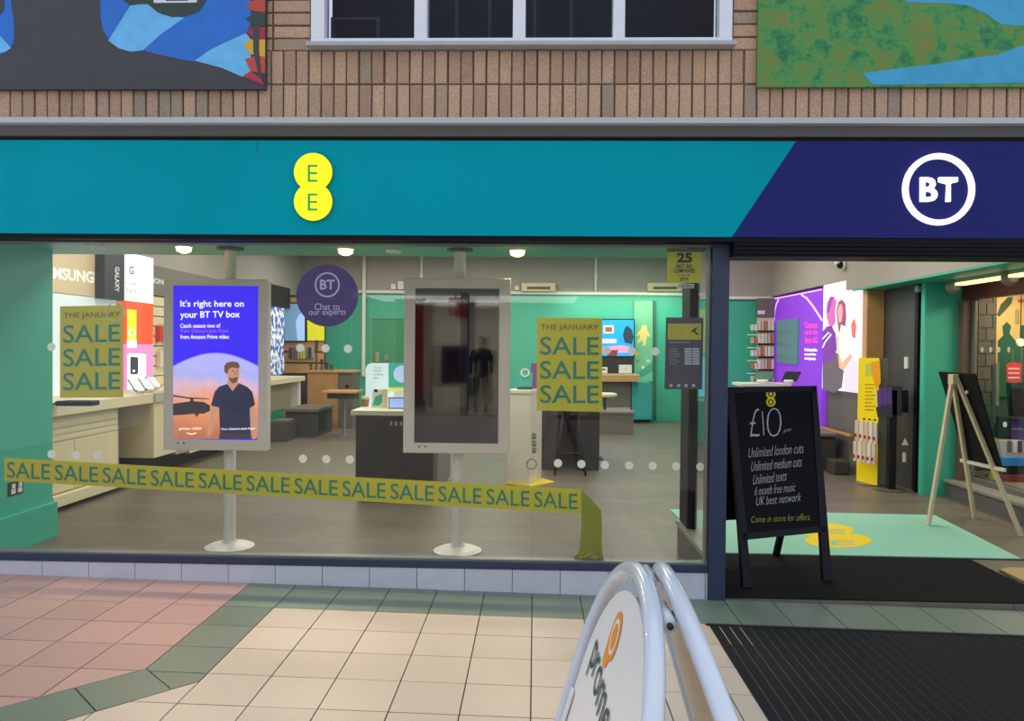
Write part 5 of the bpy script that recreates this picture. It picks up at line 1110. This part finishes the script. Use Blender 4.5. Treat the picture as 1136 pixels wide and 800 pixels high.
# ================================================================== OPPOSITE side of the arcade (seen only as reflections)
opm = mat('opposite_wall', (206, 198, 188), .8)
opw = struct(box('wall_opposite', -9, 9, -12.6, -12.4, 2.8, 4.4, opm), 'upper shop wall on the opposite side of the arcade', 'wall')
box('lower_wall', 1.2, 9, -12.6, -12.4, -.3, 2.79, opm, opw); box('lower_wall', -9, -4.2, -12.6, -12.4, -.3, 2.79, opm, opw)
struct(box('wall_opposite_back', -6, 3, -16.2, -16.0, -.3, 2.9, mat('opp_cream', (214, 206, 190), .7)), 'pale back wall of the shop opposite', 'wall')
struct(box('floor_opposite', -6, 3, -16, -12.4, -.2, .05, mat('opp_floor', (190, 180, 160), .5)), 'pale floor of the shop opposite', 'floor')
area('opposite_shop_light', (-1.5, -14, 2.75), 5, 2.5, 160, (1, .93, .84))
rbn = thing('banner', 'tall red banner in the shop window opposite', 'banner', (-2.8, -12.7, .1)); box('cloth', -3.2, -2.58, -12.75, -12.70, .35, 2.62, mat('banner_red', (176, 26, 30), .6), rbn); box('pole', -3.25, -2.53, -12.76, -12.69, 2.62, 2.66, black, rbn); box('weight', -3.25, -2.53, -12.80, -12.65, .05, .35, grey_unit, rbn)
rsg = thing('hanging_sign', 'red square hanging sign in the shop opposite', 'sign', (-1.83, -12.7, 2.3)); box('card', -2.0, -1.68, -12.74, -12.71, 2.28, 2.70, mat('sign_red', (220, 50, 36), .5, emit=.3), rsg); box('hanger', -1.86, -1.82, -12.735, -12.715, 2.70, 2.80, steel, rsg)
pso = thing('shop_post', 'grey steel post beside the doorway opposite', 'post', (-1.6, -12.5, 0)); box('post', -1.69, -1.5, -12.55, -12.38, -.02, 2.79, navy, pso); box('post_base', -1.72, -1.47, -12.58, -12.35, -.06, -.021, steel, pso)
clr = thing('clothes_rail', 'rail of dark clothes inside the shop opposite', 'clothes rail', (-2.1, -13.6, 0))
tube('rail', [(-2.5, -13.6, 1.65), (-1.75, -13.6, 1.65)], .015, steel, clr, 8)
for x in (-2.5, -1.75): tube('upright', [(x, -13.6, .051), (x, -13.6, 1.65)], .015, steel, clr, 8)
for k in range(6): box('garment', -2.45+k*.11, -2.37+k*.11, -13.78, -13.42, .6, 1.6, mat('garment_%d' % (k % 3), [(40, 38, 46), (110, 60, 40), (60, 54, 110)][k % 3], .8), clr, .02)
pe_ = thing('person', 'person in dark clothes with a patterned bag in the doorway opposite', 'person', (-1.25, -12.9, .05))
def skin_fig(nm, verts, edges, radii, m, root=0):
    me = bpy.data.meshes.new(nm); me.from_pydata(verts, edges, []); o = link(bpy.data.objects.new(nm, me), pe_)
    o.modifiers.new('skin', 'SKIN')
    me.skin_vertices.new() if not me.skin_vertices else None
    for i, r_ in enumerate(radii): me.skin_vertices[0].data[i].radius = (r_, r_)
    me.skin_vertices[0].data[root].use_root = True
    sb = o.modifiers.new('sub', 'SUBSURF'); sb.levels = sb.render_levels = 2; me.materials.append(m); return o
bx_, by_, bz_ = -1.25, -12.9, .05
V = lambda x, y, z: (bx_+x, by_+y, bz_+z)
skin_fig('body', [V(0, 0, .95), V(0, 0, 1.15), V(0, .01, 1.38), V(0, 0, 1.48), V(.1, 0, .88), V(.11, .02, .48), V(.12, 0, .08), V(.12, .14, .03), V(-.1, 0, .88), V(-.11, .02, .48), V(-.12, 0, .08), V(-.12, .14, .03), V(.19, 0, 1.40), V(.25, .02, 1.12), V(.23, .14, .90), V(-.19, 0, 1.40), V(-.25, .02, 1.12), V(-.23, .14, .90), V(0, .01, 1.56), V(0, .02, 1.66)],
         [(0, 1), (1, 2), (2, 3), (0, 4), (4, 5), (5, 6), (6, 7), (0, 8), (8, 9), (9, 10), (10, 11), (2, 12), (12, 13), (13, 14), (2, 15), (15, 16), (16, 17), (3, 18), (18, 19)],
         [.15, .14, .16, .06, .09, .07, .05, .04, .09, .07, .05, .04, .07, .055, .04, .07, .055, .04, .085, .09], mat('dark_clothes', (38, 36, 42), .8))
lathe('head', V(0, .04, 1.52), [(.03, -.02), (.07, .02), (.083, .09), (.08, .16), (.05, .21), (.02, .225)], mat('face_skin', (206, 164, 140), .6), pe_, 20)
lathe('hair', V(0, .0, 1.56), [(.06, -.02), (.098, .06), (.1, .14), (.07, .19), (.02, .205)], mat('dark_hair', (50, 38, 32), .8), pe_, 20)
bagp = thing('shopping_bag', 'patterned shopping bag carried by the person opposite', 'bag', (-1.48, -12.75, .5)); box('bag', -1.57, -1.42, -12.8, -12.62, .42, .86, mat('bag_print', (200, 180, 170), .6, noise=(12, .5)), bagp, .015); tube('handle', [(-1.55, -12.71, .86), (-1.52, -12.72, .95), (-1.46, -12.72, .95), (-1.44, -12.71, .86)], .008, mat('bag_red', (170, 50, 50), .6), bagp, 8)
